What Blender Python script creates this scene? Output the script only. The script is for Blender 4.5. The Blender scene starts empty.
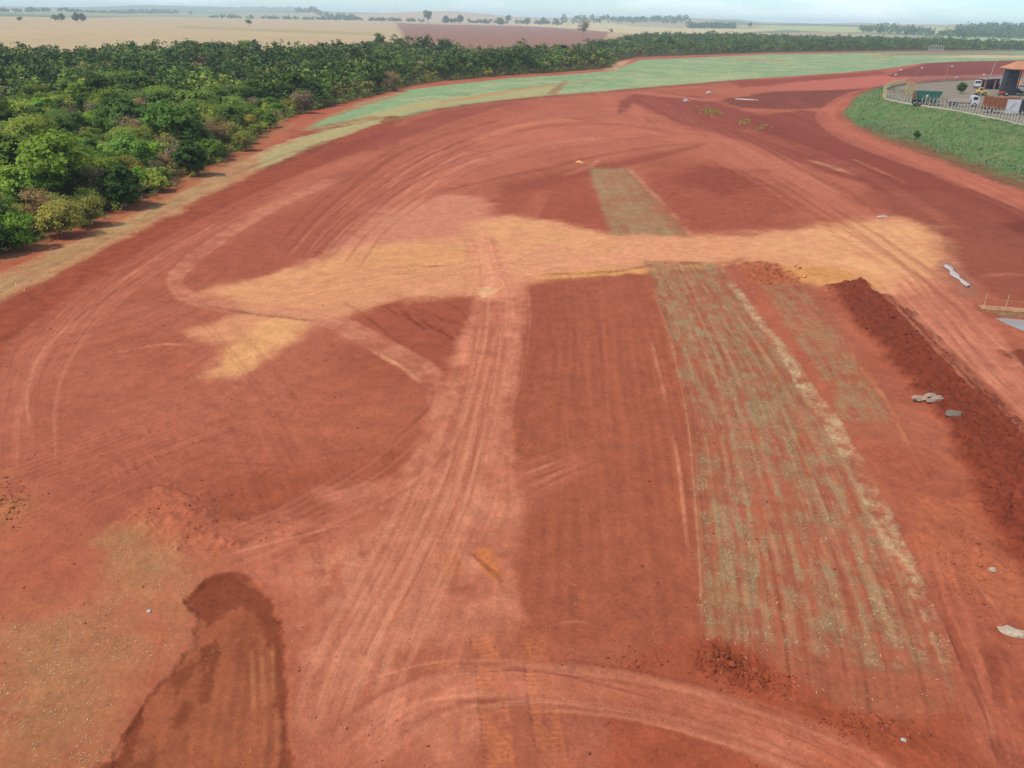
import bpy, math, random
import numpy as np
from mathutils import Matrix, Vector

R_ = math.radians
random.seed(7)
rng = np.random.default_rng(11)
scene = bpy.context.scene
COL = scene.collection

# ------------------------------------------------------------------ camera
CAM_H, FPX, ROLL = 24.0, 770.0, 1.25
PITCH = math.atan((384.0 - 18.0) / FPX)
ROT = Matrix.Rotation(math.pi / 2 - PITCH, 3, 'X') @ Matrix.Rotation(R_(ROLL), 3, 'Z')
cam_d = bpy.data.cameras.new('camera')
cam = bpy.data.objects.new('camera', cam_d)
COL.objects.link(cam)
cam.matrix_world = Matrix.Translation((0, 0, CAM_H)) @ ROT.to_4x4()
cam_d.sensor_width = 36.0
cam_d.lens = 36.0 * FPX / 1024.0
cam_d.clip_start = 0.5
cam_d.clip_end = 40000
scene.camera = cam

# ------------------------------------------------------------------ sky and sun
SUN_EL, SUN_AZ = 56.0, 250.0          # compass degrees, clockwise from +Y
world = bpy.data.worlds.new('World')
scene.world = world
world.use_nodes = True
nt = world.node_tree
nt.nodes.clear()
w_out = nt.nodes.new('ShaderNodeOutputWorld')
bg = nt.nodes.new('ShaderNodeBackground')
bg.inputs['Strength'].default_value = 0.14
sky = nt.nodes.new('ShaderNodeTexSky')
sky.sky_type = 'NISHITA'
sky.sun_disc = False
sky.sun_elevation = R_(SUN_EL)
sky.sun_rotation = R_(SUN_AZ)
sky.altitude = 600
sky.air_density = 1.0
sky.dust_density = 0.2
sky.ozone_density = 3.0
tc = nt.nodes.new('ShaderNodeTexCoord')
mp = nt.nodes.new('ShaderNodeMapping')
mp.inputs['Scale'].default_value = (2.0, 2.0, 9.0)
cn = nt.nodes.new('ShaderNodeTexNoise')
cn.inputs['Scale'].default_value = 2.2
cn.inputs['Detail'].default_value = 8
cn.inputs['Roughness'].default_value = 0.58
cr = nt.nodes.new('ShaderNodeValToRGB')
cr.color_ramp.elements[0].position = 0.45
cr.color_ramp.elements[0].color = (0, 0, 0, 1)
cr.color_ramp.elements[1].position = 0.74
cr.color_ramp.elements[1].color = (1, 1, 1, 1)
mx = nt.nodes.new('ShaderNodeMix')
mx.data_type = 'RGBA'
mx.inputs['B'].default_value = (8.0, 8.4, 8.8, 1)      # sunlit cumulus
nt.links.new(tc.outputs['Generated'], mp.inputs['Vector'])
nt.links.new(mp.outputs['Vector'], cn.inputs['Vector'])
nt.links.new(cn.outputs['Fac'], cr.inputs['Fac'])
nt.links.new(cr.outputs['Color'], mx.inputs['Factor'])
tint = nt.nodes.new('ShaderNodeVectorMath'); tint.operation = 'MULTIPLY'
tint.inputs[1].default_value = (.70, .90, 1.06)
nt.links.new(sky.outputs['Color'], tint.inputs[0])
nt.links.new(tint.outputs['Vector'], mx.inputs['A'])
nt.links.new(mx.outputs['Result'], bg.inputs['Color'])
nt.links.new(bg.outputs['Background'], w_out.inputs['Surface'])

sun_d = bpy.data.lights.new('sun', 'SUN')
sun_d.energy = 3.3
sun_d.angle = R_(6.0)
sun_d.color = (1.0, 0.93, 0.82)
sun = bpy.data.objects.new('sun', sun_d)
COL.objects.link(sun)
_a, _e = R_(SUN_AZ), R_(SUN_EL)
to_sun = Vector((math.sin(_a) * math.cos(_e), math.cos(_a) * math.cos(_e), math.sin(_e)))
sun.rotation_euler = to_sun.to_track_quat('Z', 'Y').to_euler()
sun.location = to_sun * 300

scene.view_settings.view_transform = 'Standard'
scene.view_settings.look = 'None'
scene.view_settings.exposure = 0.18
scene.view_settings.gamma = 1.0
scene.view_settings.use_curve_mapping = False
scene.cycles.use_denoising = True
scene.cycles.denoising_input_passes = 'RGB_ALBEDO_NORMAL'
scene.cycles.denoising_prefilter = 'NONE'
scene.cycles.max_bounces = 6
scene.cycles.volume_bounces = 1
scene.cycles.transparent_max_bounces = 6

# ------------------------------------------------------------------ helpers: projection, noise, meshes
RN = np.array(ROT)

def P(x, y, z=0.0):
    """world XY of the ground point (height z) seen at pixel x, y of the survey photograph"""
    r = RN @ np.array(((x - 512.0) / FPX, -(y - 384.0) / FPX, -1.0))
    rz = min(r[2], -0.0022)
    t = (z - CAM_H) / rz
    return np.array((r[0] * t, r[1] * t))

def PV(x, y, z=0.0):
    p = P(x, y, z)
    return Vector((p[0], p[1], z))

def srgb(r, g, b):
    c = np.array((r, g, b), float) / 255.0
    return np.where(c <= 0.04045, c / 12.92, ((c + 0.055) / 1.055) ** 2.4)

ALB = 0.86
def C(r, g, b):
    return srgb(r, g, b) * (ALB * .99, ALB * 1.0, ALB * .80)

def _hash(xi, yi, seed):
    h = (xi.astype(np.int64) * 374761393 + yi.astype(np.int64) * 668265263 + seed * 362437) & 0xFFFFFFFF
    h = ((h ^ (h >> 13)) * 1274126177) & 0xFFFFFFFF
    h = (h ^ (h >> 16)) & 0xFFFFFF
    return h / float(0xFFFFFF)

def vnoise(x, y, seed=0):
    xi, yi = np.floor(x), np.floor(y)
    fx, fy = x - xi, y - yi
    fx, fy = fx * fx * (3 - 2 * fx), fy * fy * (3 - 2 * fy)
    a = _hash(xi, yi, seed); b = _hash(xi + 1, yi, seed)
    c = _hash(xi, yi + 1, seed); d = _hash(xi + 1, yi + 1, seed)
    return (a * (1 - fx) + b * fx) * (1 - fy) + (c * (1 - fx) + d * fx) * fy

def fbm(x, y, seed=0, octv=4, gain=0.5):
    s, a, n = 0.0, 1.0, 0.0
    for i in range(octv):
        s = s + a * vnoise(x * 2 ** i + i * 17.3, y * 2 ** i - i * 9.1, seed + i)
        n += a
        a *= gain
    return s / n

def sstep(a, b, x):
    t = np.clip((x - a) / (b - a), 0, 1)
    return t * t * (3 - 2 * t)

# ------------------------------------------------------------------ the survey of the ground
FEATURES = []

class Poly:
    def __init__(self, px, color=None, soft=0.6, warp=0.5, wscale=3.0, alpha=1.0, region=None,
                 dz=0.0, patch=None, z=0.0, key=None, lump=None, rows=None):
        self.w = np.array([P(a, b, z) for a, b in px])
        self.color = color; self.soft = soft; self.warp = warp; self.ws = wscale
        self.alpha = alpha; self.region = region; self.dz = dz; self.patch = patch
        self.key = key; self.lump = lump
        self.rows = None
        if rows:
            p0, p1 = P(*rows[0], z), P(*rows[1], z)
            d = (p1 - p0) / np.linalg.norm(p1 - p0)
            self.rows = (d, rows[2], rows[3], rows[4])
        FEATURES.append(self)
    def sdf(self, X, Y):
        w = self.w
        d2 = np.full(X.shape, 1e18)
        ins = np.zeros(X.shape, bool)
        n = len(w)
        for i in range(n):
            ax, ay = w[i]; bx, by = w[(i + 1) % n]
            ex, ey = bx - ax, by - ay
            L = ex * ex + ey * ey + 1e-9
            t = np.clip(((X - ax) * ex + (Y - ay) * ey) / L, 0, 1)
            d2 = np.minimum(d2, (X - ax - t * ex) ** 2 + (Y - ay - t * ey) ** 2)
            if by != ay:
                ins ^= ((ay > Y) != (by > Y)) & (X < ex * (Y - ay) / (by - ay) + ax)
        return np.where(ins, -1, 1) * np.sqrt(d2)
    def mask(self, X, Y):
        m = self.soft + self.warp * 2
        lo, hi = self.w.min(0) - m, self.w.max(0) + m
        sel = np.nonzero((X > lo[0]) & (X < hi[0]) & (Y > lo[1]) & (Y < hi[1]))[0]
        if not len(sel):
            return sel, None, None, None
        x, y = X[sel], Y[sel]
        sd = self.sdf(x, y)
        if self.warp:
            sd = sd + (fbm(x / self.ws, y / self.ws, 91, 6, .64) - .5) * 3.2 * self.warp
        a = 1 - sstep(-self.soft, self.soft, sd)
        t = s = None
        if self.rows:
            d = self.rows[0]
            s = x * d[0] + y * d[1]
            t = x * d[1] - y * d[0]
        return sel, a, t, s

class Band:
    """a strip of ground between two traced edges, with lanes or rows running along it"""
    def __init__(self, L, Rr, color=None, soft=0.4, warp=0.25, wscale=2.0, alpha=1.0, region=None,
                 lane=None, patch=None, z=0.0, key=None, dz=0.0, ends=None, tread=None, lump=None):
        self.L = np.array([P(a, b, z) for a, b in L]); self.R = np.array([P(a, b, z) for a, b in Rr])
        cm = (self.L + self.R) / 2
        dr = np.gradient(cm, axis=0); dr /= np.linalg.norm(dr, axis=1, keepdims=True) + 1e-9
        w = self.R - self.L
        self.c, self.hw = self._smooth(cm, np.abs(dr[:, 0] * w[:, 1] - dr[:, 1] * w[:, 0]) / 2)
        self.color = color; self.soft = soft; self.warp = warp; self.ws = wscale; self.alpha = alpha
        self.region = region; self.lane = lane; self.patch = patch; self.key = key; self.dz = dz
        self.ends = ends; self.tread = tread; self.lump = lump
        FEATURES.append(self)
    @staticmethod
    def _smooth(c, hw, k=4):
        n = len(c)
        if n < 3:
            return c, hw
        oc, oh = [], []
        for i in range(n - 1):
            p0, p1, p2, p3 = c[max(i - 1, 0)], c[i], c[i + 1], c[min(i + 2, n - 1)]
            for j in range(k):
                t = j / k
                oc.append(.5 * (2 * p1 + (p2 - p0) * t + (2 * p0 - 5 * p1 + 4 * p2 - p3) * t * t + (3 * p1 - p0 - 3 * p2 + p3) * t ** 3))
                oh.append(hw[i] * (1 - t) + hw[i + 1] * t)
        oc.append(c[-1]); oh.append(hw[-1])
        return np.array(oc), np.array(oh)
    twin = 0.0
    plain = False
    def mask(self, X, Y):
        c, hw = self.c, self.hw
        m = hw.max() + self.soft + self.warp * 1.5 + self.twin
        lo, hi = c.min(0) - m, c.max(0) + m
        sel = np.nonzero((X > lo[0]) & (X < hi[0]) & (Y > lo[1]) & (Y < hi[1]))[0]
        if not len(sel):
            return sel, None, None, None
        x, y = X[sel], Y[sel]
        best = np.full(x.shape, 1e18); lat = np.zeros(x.shape); ss = np.zeros(x.shape); hh = np.ones(x.shape); over = np.zeros(x.shape)
        acc = 0.0
        nseg = len(c) - 1
        for i in range(nseg):
            e = c[i + 1] - c[i]
            Ln = math.hypot(*e) + 1e-9
            l2, h2 = np.minimum(c[i], c[i + 1]) - m, np.maximum(c[i], c[i + 1]) + m
            k = np.nonzero((x > l2[0]) & (x < h2[0]) & (y > l2[1]) & (y < h2[1]))[0]
            if len(k):
                u = e / Ln
                rx, ry = x[k] - c[i][0], y[k] - c[i][1]
                al = rx * u[0] + ry * u[1]
                tt = np.clip(al / Ln, 0, 1)
                dx, dy = rx - tt * e[0], ry - tt * e[1]
                d2 = dx * dx + dy * dy
                bt = d2 < best[k]
                kb = k[bt]
                best[kb] = d2[bt]
                lat[kb] = (np.sqrt(d2) * np.sign(dx * u[1] - dy * u[0]))[bt]
                ss[kb] = acc + np.clip(al[bt], 0, Ln)
                hh[kb] = (hw[i] * (1 - tt) + hw[i + 1] * tt)[bt]
                ov = np.zeros(len(kb))
                if i == 0: ov = np.maximum(ov, -al[bt])
                if i == nseg - 1: ov = np.maximum(ov, al[bt] - Ln)
                over[kb] = ov
            acc += Ln
        got = np.nonzero(best < 1e17)[0]
        sel, x, y, lat, ss, hh, over = sel[got], x[got], y[got], lat[got], ss[got], hh[got], over[got]
        if self.twin:
            sd = np.abs(np.abs(lat) - self.twin) - hh
        else:
            sd = np.abs(lat) - hh
        sd = np.maximum(sd, over)
        near = np.nonzero(sd < self.soft + self.warp * 1.5)[0]
        sel, x, y, lat, ss, sd = sel[near], x[near], y[near], lat[near], ss[near], sd[near]
        if self.warp and len(sel):
            sd = sd + (fbm(x / self.ws, y / self.ws, 31, 5, .66) - .5) * 1.7 * self.warp
            lat = lat + (fbm(x / 9.0, y / 9.0, 33, 2) - .5) * .7
        a = 1 - sstep(-self.soft, self.soft, sd)
        if self.ends:
            a = a * sstep(0, self.ends, ss) * (1 - sstep(acc - self.ends, acc, ss))
        return sel, a, lat, ss

class Tyre(Band):
    """a pair of wheel marks"""
    def __init__(self, pts, gauge, hw, color, alpha, dz=0.0, patch=None):
        c = np.array(pts)
        self.c, self.hw = Band._smooth(c, np.full(len(c), hw), 3)
        self.color = color; self.soft = .04; self.warp = 0.0; self.ws = 1; self.alpha = alpha; self.region = None; self.lane = None
        self.patch = patch; self.key = None; self.dz = dz; self.ends = 3.0; self.tread = None; self.lump = None
        self.twin = gauge / 2; self.plain = True; self.soft = max(.04, hw * .35)
        FEATURES.append(self)

def path(pts, hw_px, **kw):
    """band from a centre line; hw_px = half width in pixels across the direction"""
    L, Rr = [], []
    n = len(pts)
    for i, (x, y) in enumerate(pts):
        x0, y0 = pts[max(i - 1, 0)]; x1, y1 = pts[min(i + 1, n - 1)]
        dx, dy = x1 - x0, y1 - y0
        l = math.hypot(dx, dy)
        h = 1.3 * (hw_px[i] if isinstance(hw_px, (list, tuple)) else hw_px)
        L.append((x - dy / l * h, y + dx / l * h)); Rr.append((x + dy / l * h, y - dx / l * h))
    return Band(L, Rr, **kw)

# --- soil and plant colours (measured as seen in full daylight)
RED = C(171, 93, 72); RED_D = C(154, 78, 58); RED_DD = C(118, 52, 38); RED_W = C(133, 64, 44)
PINK = C(202, 124, 102); PINK2 = C(186, 106, 85); PALE = C(214, 142, 114)
SAND = C(222, 158, 104); SAND_L = C(226, 170, 122); ORANGE = C(198, 112, 70)
STRAW = C(156, 134, 104); STRAW_L = C(206, 172, 138); OLIVE = C(142, 128, 92)
VERGE = C(194, 164, 122); GREEN_F = C(138, 158, 120); GREEN_B = C(92, 120, 62)
FLOOR = C(74, 66, 40); ASPH = C(140, 126, 118)
TAN = C(188, 160, 130); PLOW = C(150, 106, 92); PAST = C(150, 150, 110); FARG = C(112, 126, 90)
YARD_Z = 4.0

# --- far fields
Poly([(-700, 18), (-100, 16), (100, 19), (256, 17), (420, 20), (620, 24), (620, 36), (400, 44), (250, 60), (-100, 70), (-700, 90)],
     TAN, soft=14, warp=10, wscale=90, region='stubble_field', rows=((0, 26), (300, 28), 40, .06, 0))
Poly([(-400, 9), (0, 15), (110, 17), (256, 19), (330, 21), (330, 19), (100, 13), (-200, 4)], PAST, soft=20, warp=15, wscale=120, alpha=.8)
Poly([(0, 30), (80, 31), (330, 33), (330, 35), (100, 33), (0, 33)], C(196, 164, 128), soft=10, warp=4, wscale=40, alpha=.6)
Poly([(180, 26), (300, 30), (385, 33), (385, 36), (300, 33), (180, 28)], C(162, 150, 108), soft=8, warp=6, wscale=40, alpha=.7)
Poly([(396, 24), (430, 25), (520, 26.5), (610, 31), (600, 44), (470, 56), (410, 46)], PLOW, soft=6, warp=3, wscale=40, region='ploughed_field')
Poly([(500, 23.5), (600, 25.5), (720, 30), (830, 31), (700, 34), (640, 34), (598, 31), (540, 27)], C(200, 178, 136), soft=12, warp=6, wscale=60)
Poly([(760, 29.5), (830, 31.5), (930, 34), (1060, 37), (1060, 39.5), (930, 36), (830, 34), (760, 31)], C(176, 176, 126), soft=12, warp=8, wscale=60)
Poly([(940, 37), (1060, 41), (1060, 44), (1000, 43), (950, 40)], C(160, 180, 130), soft=10, warp=4, wscale=60)

# --- woodland floor
WOOD_PX = [(-130, 330), (-60, 282), (0, 254), (60, 233), (105, 213), (150, 196), (205, 169), (258, 139), (266, 131), (288, 118), (306, 112),
           (356, 100), (376, 95), (406, 87), (431, 82), (512, 75), (560, 72), (612, 68), (622, 60), (640, 57), (700, 55), (768, 52.5), (900, 50.5), (1024, 50), (1150, 51),
           (1150, 49), (1024, 45.5), (900, 42), (800, 40), (720, 37), (640, 37.5), (600, 46), (560, 54), (480, 57), (430, 51), (380, 47), (330, 55), (256, 60),
           (180, 57), (100, 62), (0, 58), (-130, 62)]
WOOD = Poly(WOOD_PX, FLOOR, soft=1.5, warp=1.0, wscale=5, region='wood_floor', key='wood')

# --- field of young green crop behind the earthworks
Poly([(300, 130), (356, 104), (406, 90), (512, 78), (560, 75), (612, 71), (640, 60), (700, 57.5), (768, 54.5), (900, 52.5), (1024, 52), (1200, 54), (1200, 68),
      (1024, 64), (925, 63), (890, 68), (840, 73), (760, 78), (700, 83), (640, 88), (600, 92), (555, 95), (512, 99), (440, 108), (400, 118), (350, 128)],
     GREEN_F, soft=1.2, warp=.8, wscale=8, region='crop_field', rows=((520, 90), (760, 60), 6.0, .05, .02), key='crop')
Poly([(400, 100), (512, 80), (612, 72), (700, 58), (900, 53), (1150, 55), (1150, 64), (925, 62), (760, 77), (600, 91), (440, 106)], C(172, 168, 132), soft=2, warp=2, wscale=10, alpha=.6, patch=(14, .46, .62))
Poly([(400, 100), (512, 80), (612, 72), (700, 58), (900, 53), (1150, 55), (1150, 64), (925, 62), (760, 77), (600, 91), (440, 106)], C(112, 140, 104), soft=2, warp=2, wscale=10, alpha=.5, patch=(9, .5, .66))
Poly([(420, 104), (470, 96), (520, 89), (556, 85), (556, 94), (512, 99), (460, 104), (425, 110)], C(172, 158, 112), soft=2, warp=1.5, wscale=9, alpha=.85)
Poly([(620, 84), (640, 80), (700, 76), (760, 71), (760, 77), (700, 82.5), (640, 87)], C(170, 172, 130), soft=4, warp=4, wscale=14, alpha=.5)
Poly([(604, 71), (616, 62), (632, 60), (618, 69)], C(196, 146, 120), soft=2, warp=2, wscale=6, alpha=.9)
path([(300, 132), (340, 126), (390, 115), (440, 103), (480, 96), (530, 88), (600, 80)], [1.6, 1.6, 1.4, 1.2, 1.0, .8, .5], color=C(190, 118, 84), soft=.8, warp=.6, alpha=.9, ends=8)
path([(551, 94), (556, 90), (567, 80)], [2.2, 1.8, 1.2], color=RED_D, soft=.8, warp=.6, dz=-.25)
path([(735, 58), (760, 60), (790, 61)], [.6, 1.2, .4], color=C(180, 120, 96), soft=3, warp=3, wscale=10, ends=6)
path([(870, 57), (884, 56), (894, 56)], [.5, .9, .4], color=C(190, 128, 100), soft=2, warp=3, wscale=10, ends=5)
Poly([(880, 54), (950, 52.5), (1010, 53), (1030, 54), (1010, 55), (950, 55), (890, 55.5)], C(150, 112, 100), soft=3, warp=3, wscale=20, alpha=.85)
Poly([(930, 57), (980, 55), (1040, 56), (1040, 58), (980, 58)], C(200, 176, 140), soft=3, warp=4, wscale=20, alpha=.8)

# --- dark ploughed block in the far right corner
Poly([(888, 75), (905, 69), (928, 63), (960, 61.5), (1030, 60), (1120, 62), (1120, 92), (1000, 84), (900, 80)], C(128, 58, 46), soft=1.2, warp=.8, wscale=8,
     rows=((900, 74), (1010, 66), 3.0, .10, .06))
Poly([(870, 80), (900, 76.5), (960, 75.5), (1030, 74), (1030, 77), (960, 78), (880, 83)], C(186, 100, 84), soft=2, warp=2, wscale=12, alpha=.7)

# --- grass verge and red lane beside the wood
Band([(-120, 330), (0, 272), (60, 247), (105, 226), (160, 202), (215, 174), (256, 152), (300, 136), (345, 122), (390, 108), (430, 99)],
     [(-120, 368), (0, 305), (60, 272), (105, 250), (160, 224), (215, 197), (256, 174), (300, 153), (345, 136), (390, 118), (430, 107)],
     VERGE, soft=.5, warp=.35, wscale=3, region='grass_verge', lane=(.55, .14, .05), key='verge', ends=6)
Poly([(256, 158), (300, 137), (350, 122), (400, 105), (440, 98), (440, 103), (400, 117), (350, 134), (300, 153), (262, 170)], C(172, 160, 116), soft=1.0, warp=1.0, wscale=4, alpha=.8)
Band([(-120, 312), (0, 256), (60, 234), (105, 214), (160, 192), (215, 163), (262, 138), (290, 118), (330, 106), (370, 97), (404, 89)],
     [(-120, 332), (0, 274), (60, 248), (105, 227), (160, 203), (215, 175), (258, 153), (290, 136), (330, 118), (370, 104), (404, 93)],
     C(178, 96, 70), soft=.6, warp=.5, wscale=4, region='dirt_lane', lane=(.8, .12, .05), ends=6)
path([(-60, 288), (0, 261), (60, 239), (105, 219), (150, 202), (205, 174), (256, 146), (288, 124)], 3.2, color=C(156, 118, 84), soft=.9, warp=1.4, wscale=2, alpha=.8, patch=(1.4, .25, .6))
path([(-40, 316), (0, 292), (60, 262), (130, 229), (200, 193)], 1.2, color=C(150, 112, 78), soft=.25, warp=.3, alpha=.7)
path([(-40, 304), (0, 284), (60, 256), (130, 223), (210, 184)], 1.0, color=C(134, 126, 78), soft=.25, warp=.4, alpha=.6)
path([(-40, 324), (0, 301), (60, 269), (130, 236), (200, 201), (256, 172)], .8, color=C(206, 140, 100), soft=.3, warp=.3, alpha=.8)
path([(282, 131), (320, 128), (350, 123), (385, 116)], [1.5, 1.8, 2, 1.5], color=RED_D, soft=.4, warp=.4, alpha=.9, dz=-.12, ends=3)
path([(284, 138), (310, 133), (335, 127), (350, 123)], 1.1, color=RED_DD, soft=.3, warp=.5, alpha=.8, dz=-.1, ends=3)
Poly([(380, 119), (392, 115), (402, 117), (396, 122), (384, 124)], C(140, 92, 56), soft=.8, warp=1, wscale=2, lump=(.8, .35))

# --- broad dark belt of fresh soil below the verge
Poly([(-120, 366), (0, 302), (130, 236), (250, 174), (330, 141), (372, 126), (400, 120), (380, 140), (340, 156), (280, 190), (190, 238), (110, 295), (50, 330), (0, 372), (-100, 430)],
     C(152, 74, 54), soft=1.2, warp=1.0, wscale=4, lump=(1.2, .05))
Poly([(318, 152), (360, 140), (400, 126), (440, 112), (500, 103), (520, 102), (470, 116), (420, 134), (370, 152), (330, 165)], C(138, 62, 48), soft=1.5, warp=1.5, wscale=5, alpha=.55)
path([(256, 172), (290, 160), (322, 145), (340, 138)], [1, 2, 3, 1], color=C(112, 60, 40), soft=.5, warp=.8, alpha=.8, ends=2)
path([(395, 119), (440, 109), (512, 100), (555, 96), (640, 89), (700, 84), (760, 79)], .9, color=RED_DD, soft=1.0, warp=1.2, alpha=.75, ends=6)

# --- sweeping lanes over the upper left of the site
def sweep(pts, hw, color, alpha, lane=(.5, .25, .04), soft=.5):
    path(pts, hw, color=color, soft=soft, warp=.4, wscale=5, alpha=alpha, lane=lane, ends=4)
sweep([(20, 470), (15, 410), (26, 352), (60, 325), (130, 272), (215, 222), (300, 182), (380, 150)], [8, 10, 12, 12, 8, 6, 5, 4], PINK2, .8, (.45, .3, .04), .8)
sweep([(330, 265), (352, 235), (395, 195), (440, 165), (500, 135), (560, 121), (620, 117), (700, 125)], [9, 10, 10, 10, 9, 8, 7, 5], PINK2, .65, (.6, .4, .06), 1.2)
sweep([(290, 250), (330, 210), (370, 178), (420, 148), (480, 122), (560, 106), (640, 98)], [6, 6, 6, 6, 5, 4, 3], C(180, 96, 76), .7, (.5, .35, .05), .8)
sweep([(430, 200), (470, 178), (530, 158), (600, 148), (680, 140), (740, 150), (790, 182), (830, 216)], [7, 8, 8, 8, 8, 9, 10, 10], PINK2, .75, (.6, .35, .05), 1.2)
sweep([(380, 225), (420, 190), (470, 160), (530, 140), (600, 132), (680, 128)], [5, 6, 7, 7, 6, 4], C(200, 116, 94), .7, (.45, .4, .05), .8)
if True: sweep([(470, 142), (520, 126), (560, 121), (587, 122)], [1, 1.6, 1.6, .8], C(212, 128, 96), .8, (.3, .2, .04), .4)
sweep([(345, 195), (390, 160), (440, 137), (500, 120)], [1.0, 1.4, 1.2, 1.0], C(124, 56, 44), .6, (.3, .2, .1), .3)
sweep([(600, 92), (612, 105), (612, 118), (640, 126), (700, 142), (770, 172), (830, 205), (870, 228)], [3, 4, 5, 6, 7, 8, 8, 8], PINK2, .75, (.5, .3, .05), 1.0)
Poly([(619, 114), (620, 102), (632, 94), (660, 93), (700, 96), (720, 103), (760, 115), (800, 140), (900, 185), (880, 190), (820, 170), (740, 140), (680, 124), (655, 112), (640, 104), (628, 108)],
     C(138, 64, 52), soft=1.5, warp=1.5, wscale=6, alpha=.85)
Poly([(628, 112), (634, 103), (642, 110), (652, 122), (640, 121)], PINK2, soft=1.2, warp=1, wscale=5, alpha=.8)
sweep([(640, 92), (660, 95), (690, 98), (715, 102)], [1.2, 1.3, 1.0, .8], PINK, .8, (.3, .2, .04), .4)
Poly([(500, 186), (540, 178), (600, 163), (650, 154), (708, 142), (700, 147), (655, 160), (600, 172), (545, 190), (505, 197)], C(146, 70, 54), soft=1.6, warp=1.0, wscale=4, alpha=.8, dz=-.3)  # bank of dark soil, with the bank's shadow painted in
Poly([(490, 200), (520, 190), (560, 182), (590, 178), (604, 215), (606, 234), (540, 226), (500, 215)], C(158, 78, 60), soft=1, warp=1, wscale=3, alpha=.85)
sweep([(525, 225), (535, 205), (548, 190)], [7, 6, 4], PINK2, .7)
Poly([(640, 176), (700, 165), (770, 170), (800, 200), (780, 224), (700, 232), (684, 228)], C(156, 78, 60), soft=2.0, warp=2.0, wscale=3, alpha=.8, lump=(.9, .08))
Poly([(672, 182), (700, 166), (752, 170), (768, 188), (720, 196)], C(132, 60, 46), soft=1.8, warp=2.0, wscale=3, alpha=.55, lump=(.7, .25))
Poly([(700, 150), (740, 158), (780, 190), (760, 180), (720, 165)], PINK2, soft=1.2, warp=1, wscale=4, alpha=.5)

Band([(591, 170), (597, 190), (604, 212), (613, 238)], [(622, 163), (642, 184), (664, 208), (688, 236)], C(150, 114, 84), soft=.4, warp=.4, wscale=2,
     region='stubble_strip', lane=(.6, .30, .10), key='strip0')
Band([(592, 172), (599, 192), (608, 216), (616, 238)], [(618, 165), (636, 186), (654, 210), (672, 236)], C(160, 140, 106), soft=.8, warp=.8, wscale=2, alpha=.7, lane=(.6, .25, 0), patch=(1.8, .25, .55), key='straw0')
path([(624, 164), (646, 186), (668, 208), (692, 236)], 1.2, color=C(196, 132, 104), soft=.2, warp=.4, wscale=2, alpha=.7, dz=.08)
# --- dark soil and roads on the right
Poly([(720, 100), (770, 92), (830, 90), (880, 88), (880, 96), (850, 104), (822, 108), (790, 110), (740, 108)], C(120, 58, 46), soft=1.5, warp=2, wscale=5, alpha=.85, lump=(1.5, .35))
Poly([(760, 90), (800, 80), (880, 76), (900, 78), (885, 86), (830, 90)], C(186, 100, 88), soft=2, warp=2, wscale=8, alpha=.85)
Poly([(730, 82), (800, 77), (880, 71), (890, 74), (800, 82), (740, 88)], C(142, 62, 50), soft=2, warp=2, wscale=8, alpha=.8)
Poly([(745, 118), (800, 110), (825, 112), (828, 126), (860, 142), (940, 175), (1060, 225), (1060, 262), (980, 235), (900, 198), (820, 160), (760, 132)],
     C(134, 62, 50), soft=1.5, warp=1.5, wscale=6, alpha=.9)
Poly([(870, 195), (940, 190), (1060, 235), (1060, 330), (1000, 300), (960, 275), (935, 240)], C(144, 74, 59), soft=2, warp=2, wscale=6, alpha=.85)
Band([(862, 92), (832, 104), (818, 112), (822, 126), (850, 143), (900, 163), (960, 184), (1060, 222)],
     [(868, 96), (842, 106), (834, 113), (840, 122), (866, 134), (915, 152), (970, 172), (1060, 205)],
     C(188, 104, 86), soft=.8, warp=.5, region='dirt_track', lane=(.7, .12, .04), ends=5)
sweep([(740, 128), (800, 148), (860, 172), (915, 202), (960, 232)], [2, 3, 3, 3, 2], C(176, 96, 78), .6)
sweep([(800, 158), (830, 166), (860, 178)], [.8, 1, .8], C(206, 140, 110), .8, (.3, .2, .04), .3)
Poly([(995, 222), (1030, 218), (1060, 230), (1030, 236)], RED_DD, soft=1, warp=1, wscale=3, alpha=.8)

# --- embankment below the works yard
YARD_PX = [(884, 93), (905, 101.5), (950, 108), (1000, 118), (1060, 133), (1300, 175), (1500, 70), (1180, 68), (1060, 73), (990, 78.5), (940, 81), (905, 84), (889, 88)]
YARD_W = np.array([P(a, b, YARD_Z) for a, b in YARD_PX])
BANK = Poly([(843, 112), (850, 104), (866, 98), (884, 92), (905, 101), (950, 108), (1000, 118), (1060, 133), (1200, 165), (1200, 260), (1060, 198), (1024, 184), (980, 168), (940, 154), (895, 139), (862, 126)],
     C(122, 92, 62), soft=.8, warp=.9, wscale=3, region='grass_bank', z=1.0)
BANKG = Poly([(846, 110), (854, 103), (866, 98), (884, 92), (905, 101), (950, 108), (1000, 118), (1060, 133), (1200, 165), (1200, 240), (1060, 186), (1024, 174), (980, 160), (930, 144), (885, 130), (860, 121)],
     C(94, 118, 74), soft=1.2, warp=1.6, wscale=3, key='bank', z=1.2)
Poly([(846, 110), (866, 98), (905, 101), (1000, 118), (1200, 165), (1200, 240), (1024, 174), (930, 144), (885, 130)], C(138, 128, 94), soft=1.2, warp=1.6, wscale=3, z=1.2, patch=(2.0, .48, .66), alpha=.5)
Poly([(846, 112), (870, 108), (905, 110), (1000, 132), (1200, 185), (1200, 240), (1024, 174), (930, 144), (885, 130)], C(70, 100, 48), soft=1.2, warp=1.6, wscale=3, z=1.2, patch=(1.6, .5, .66), alpha=.6)
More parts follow.
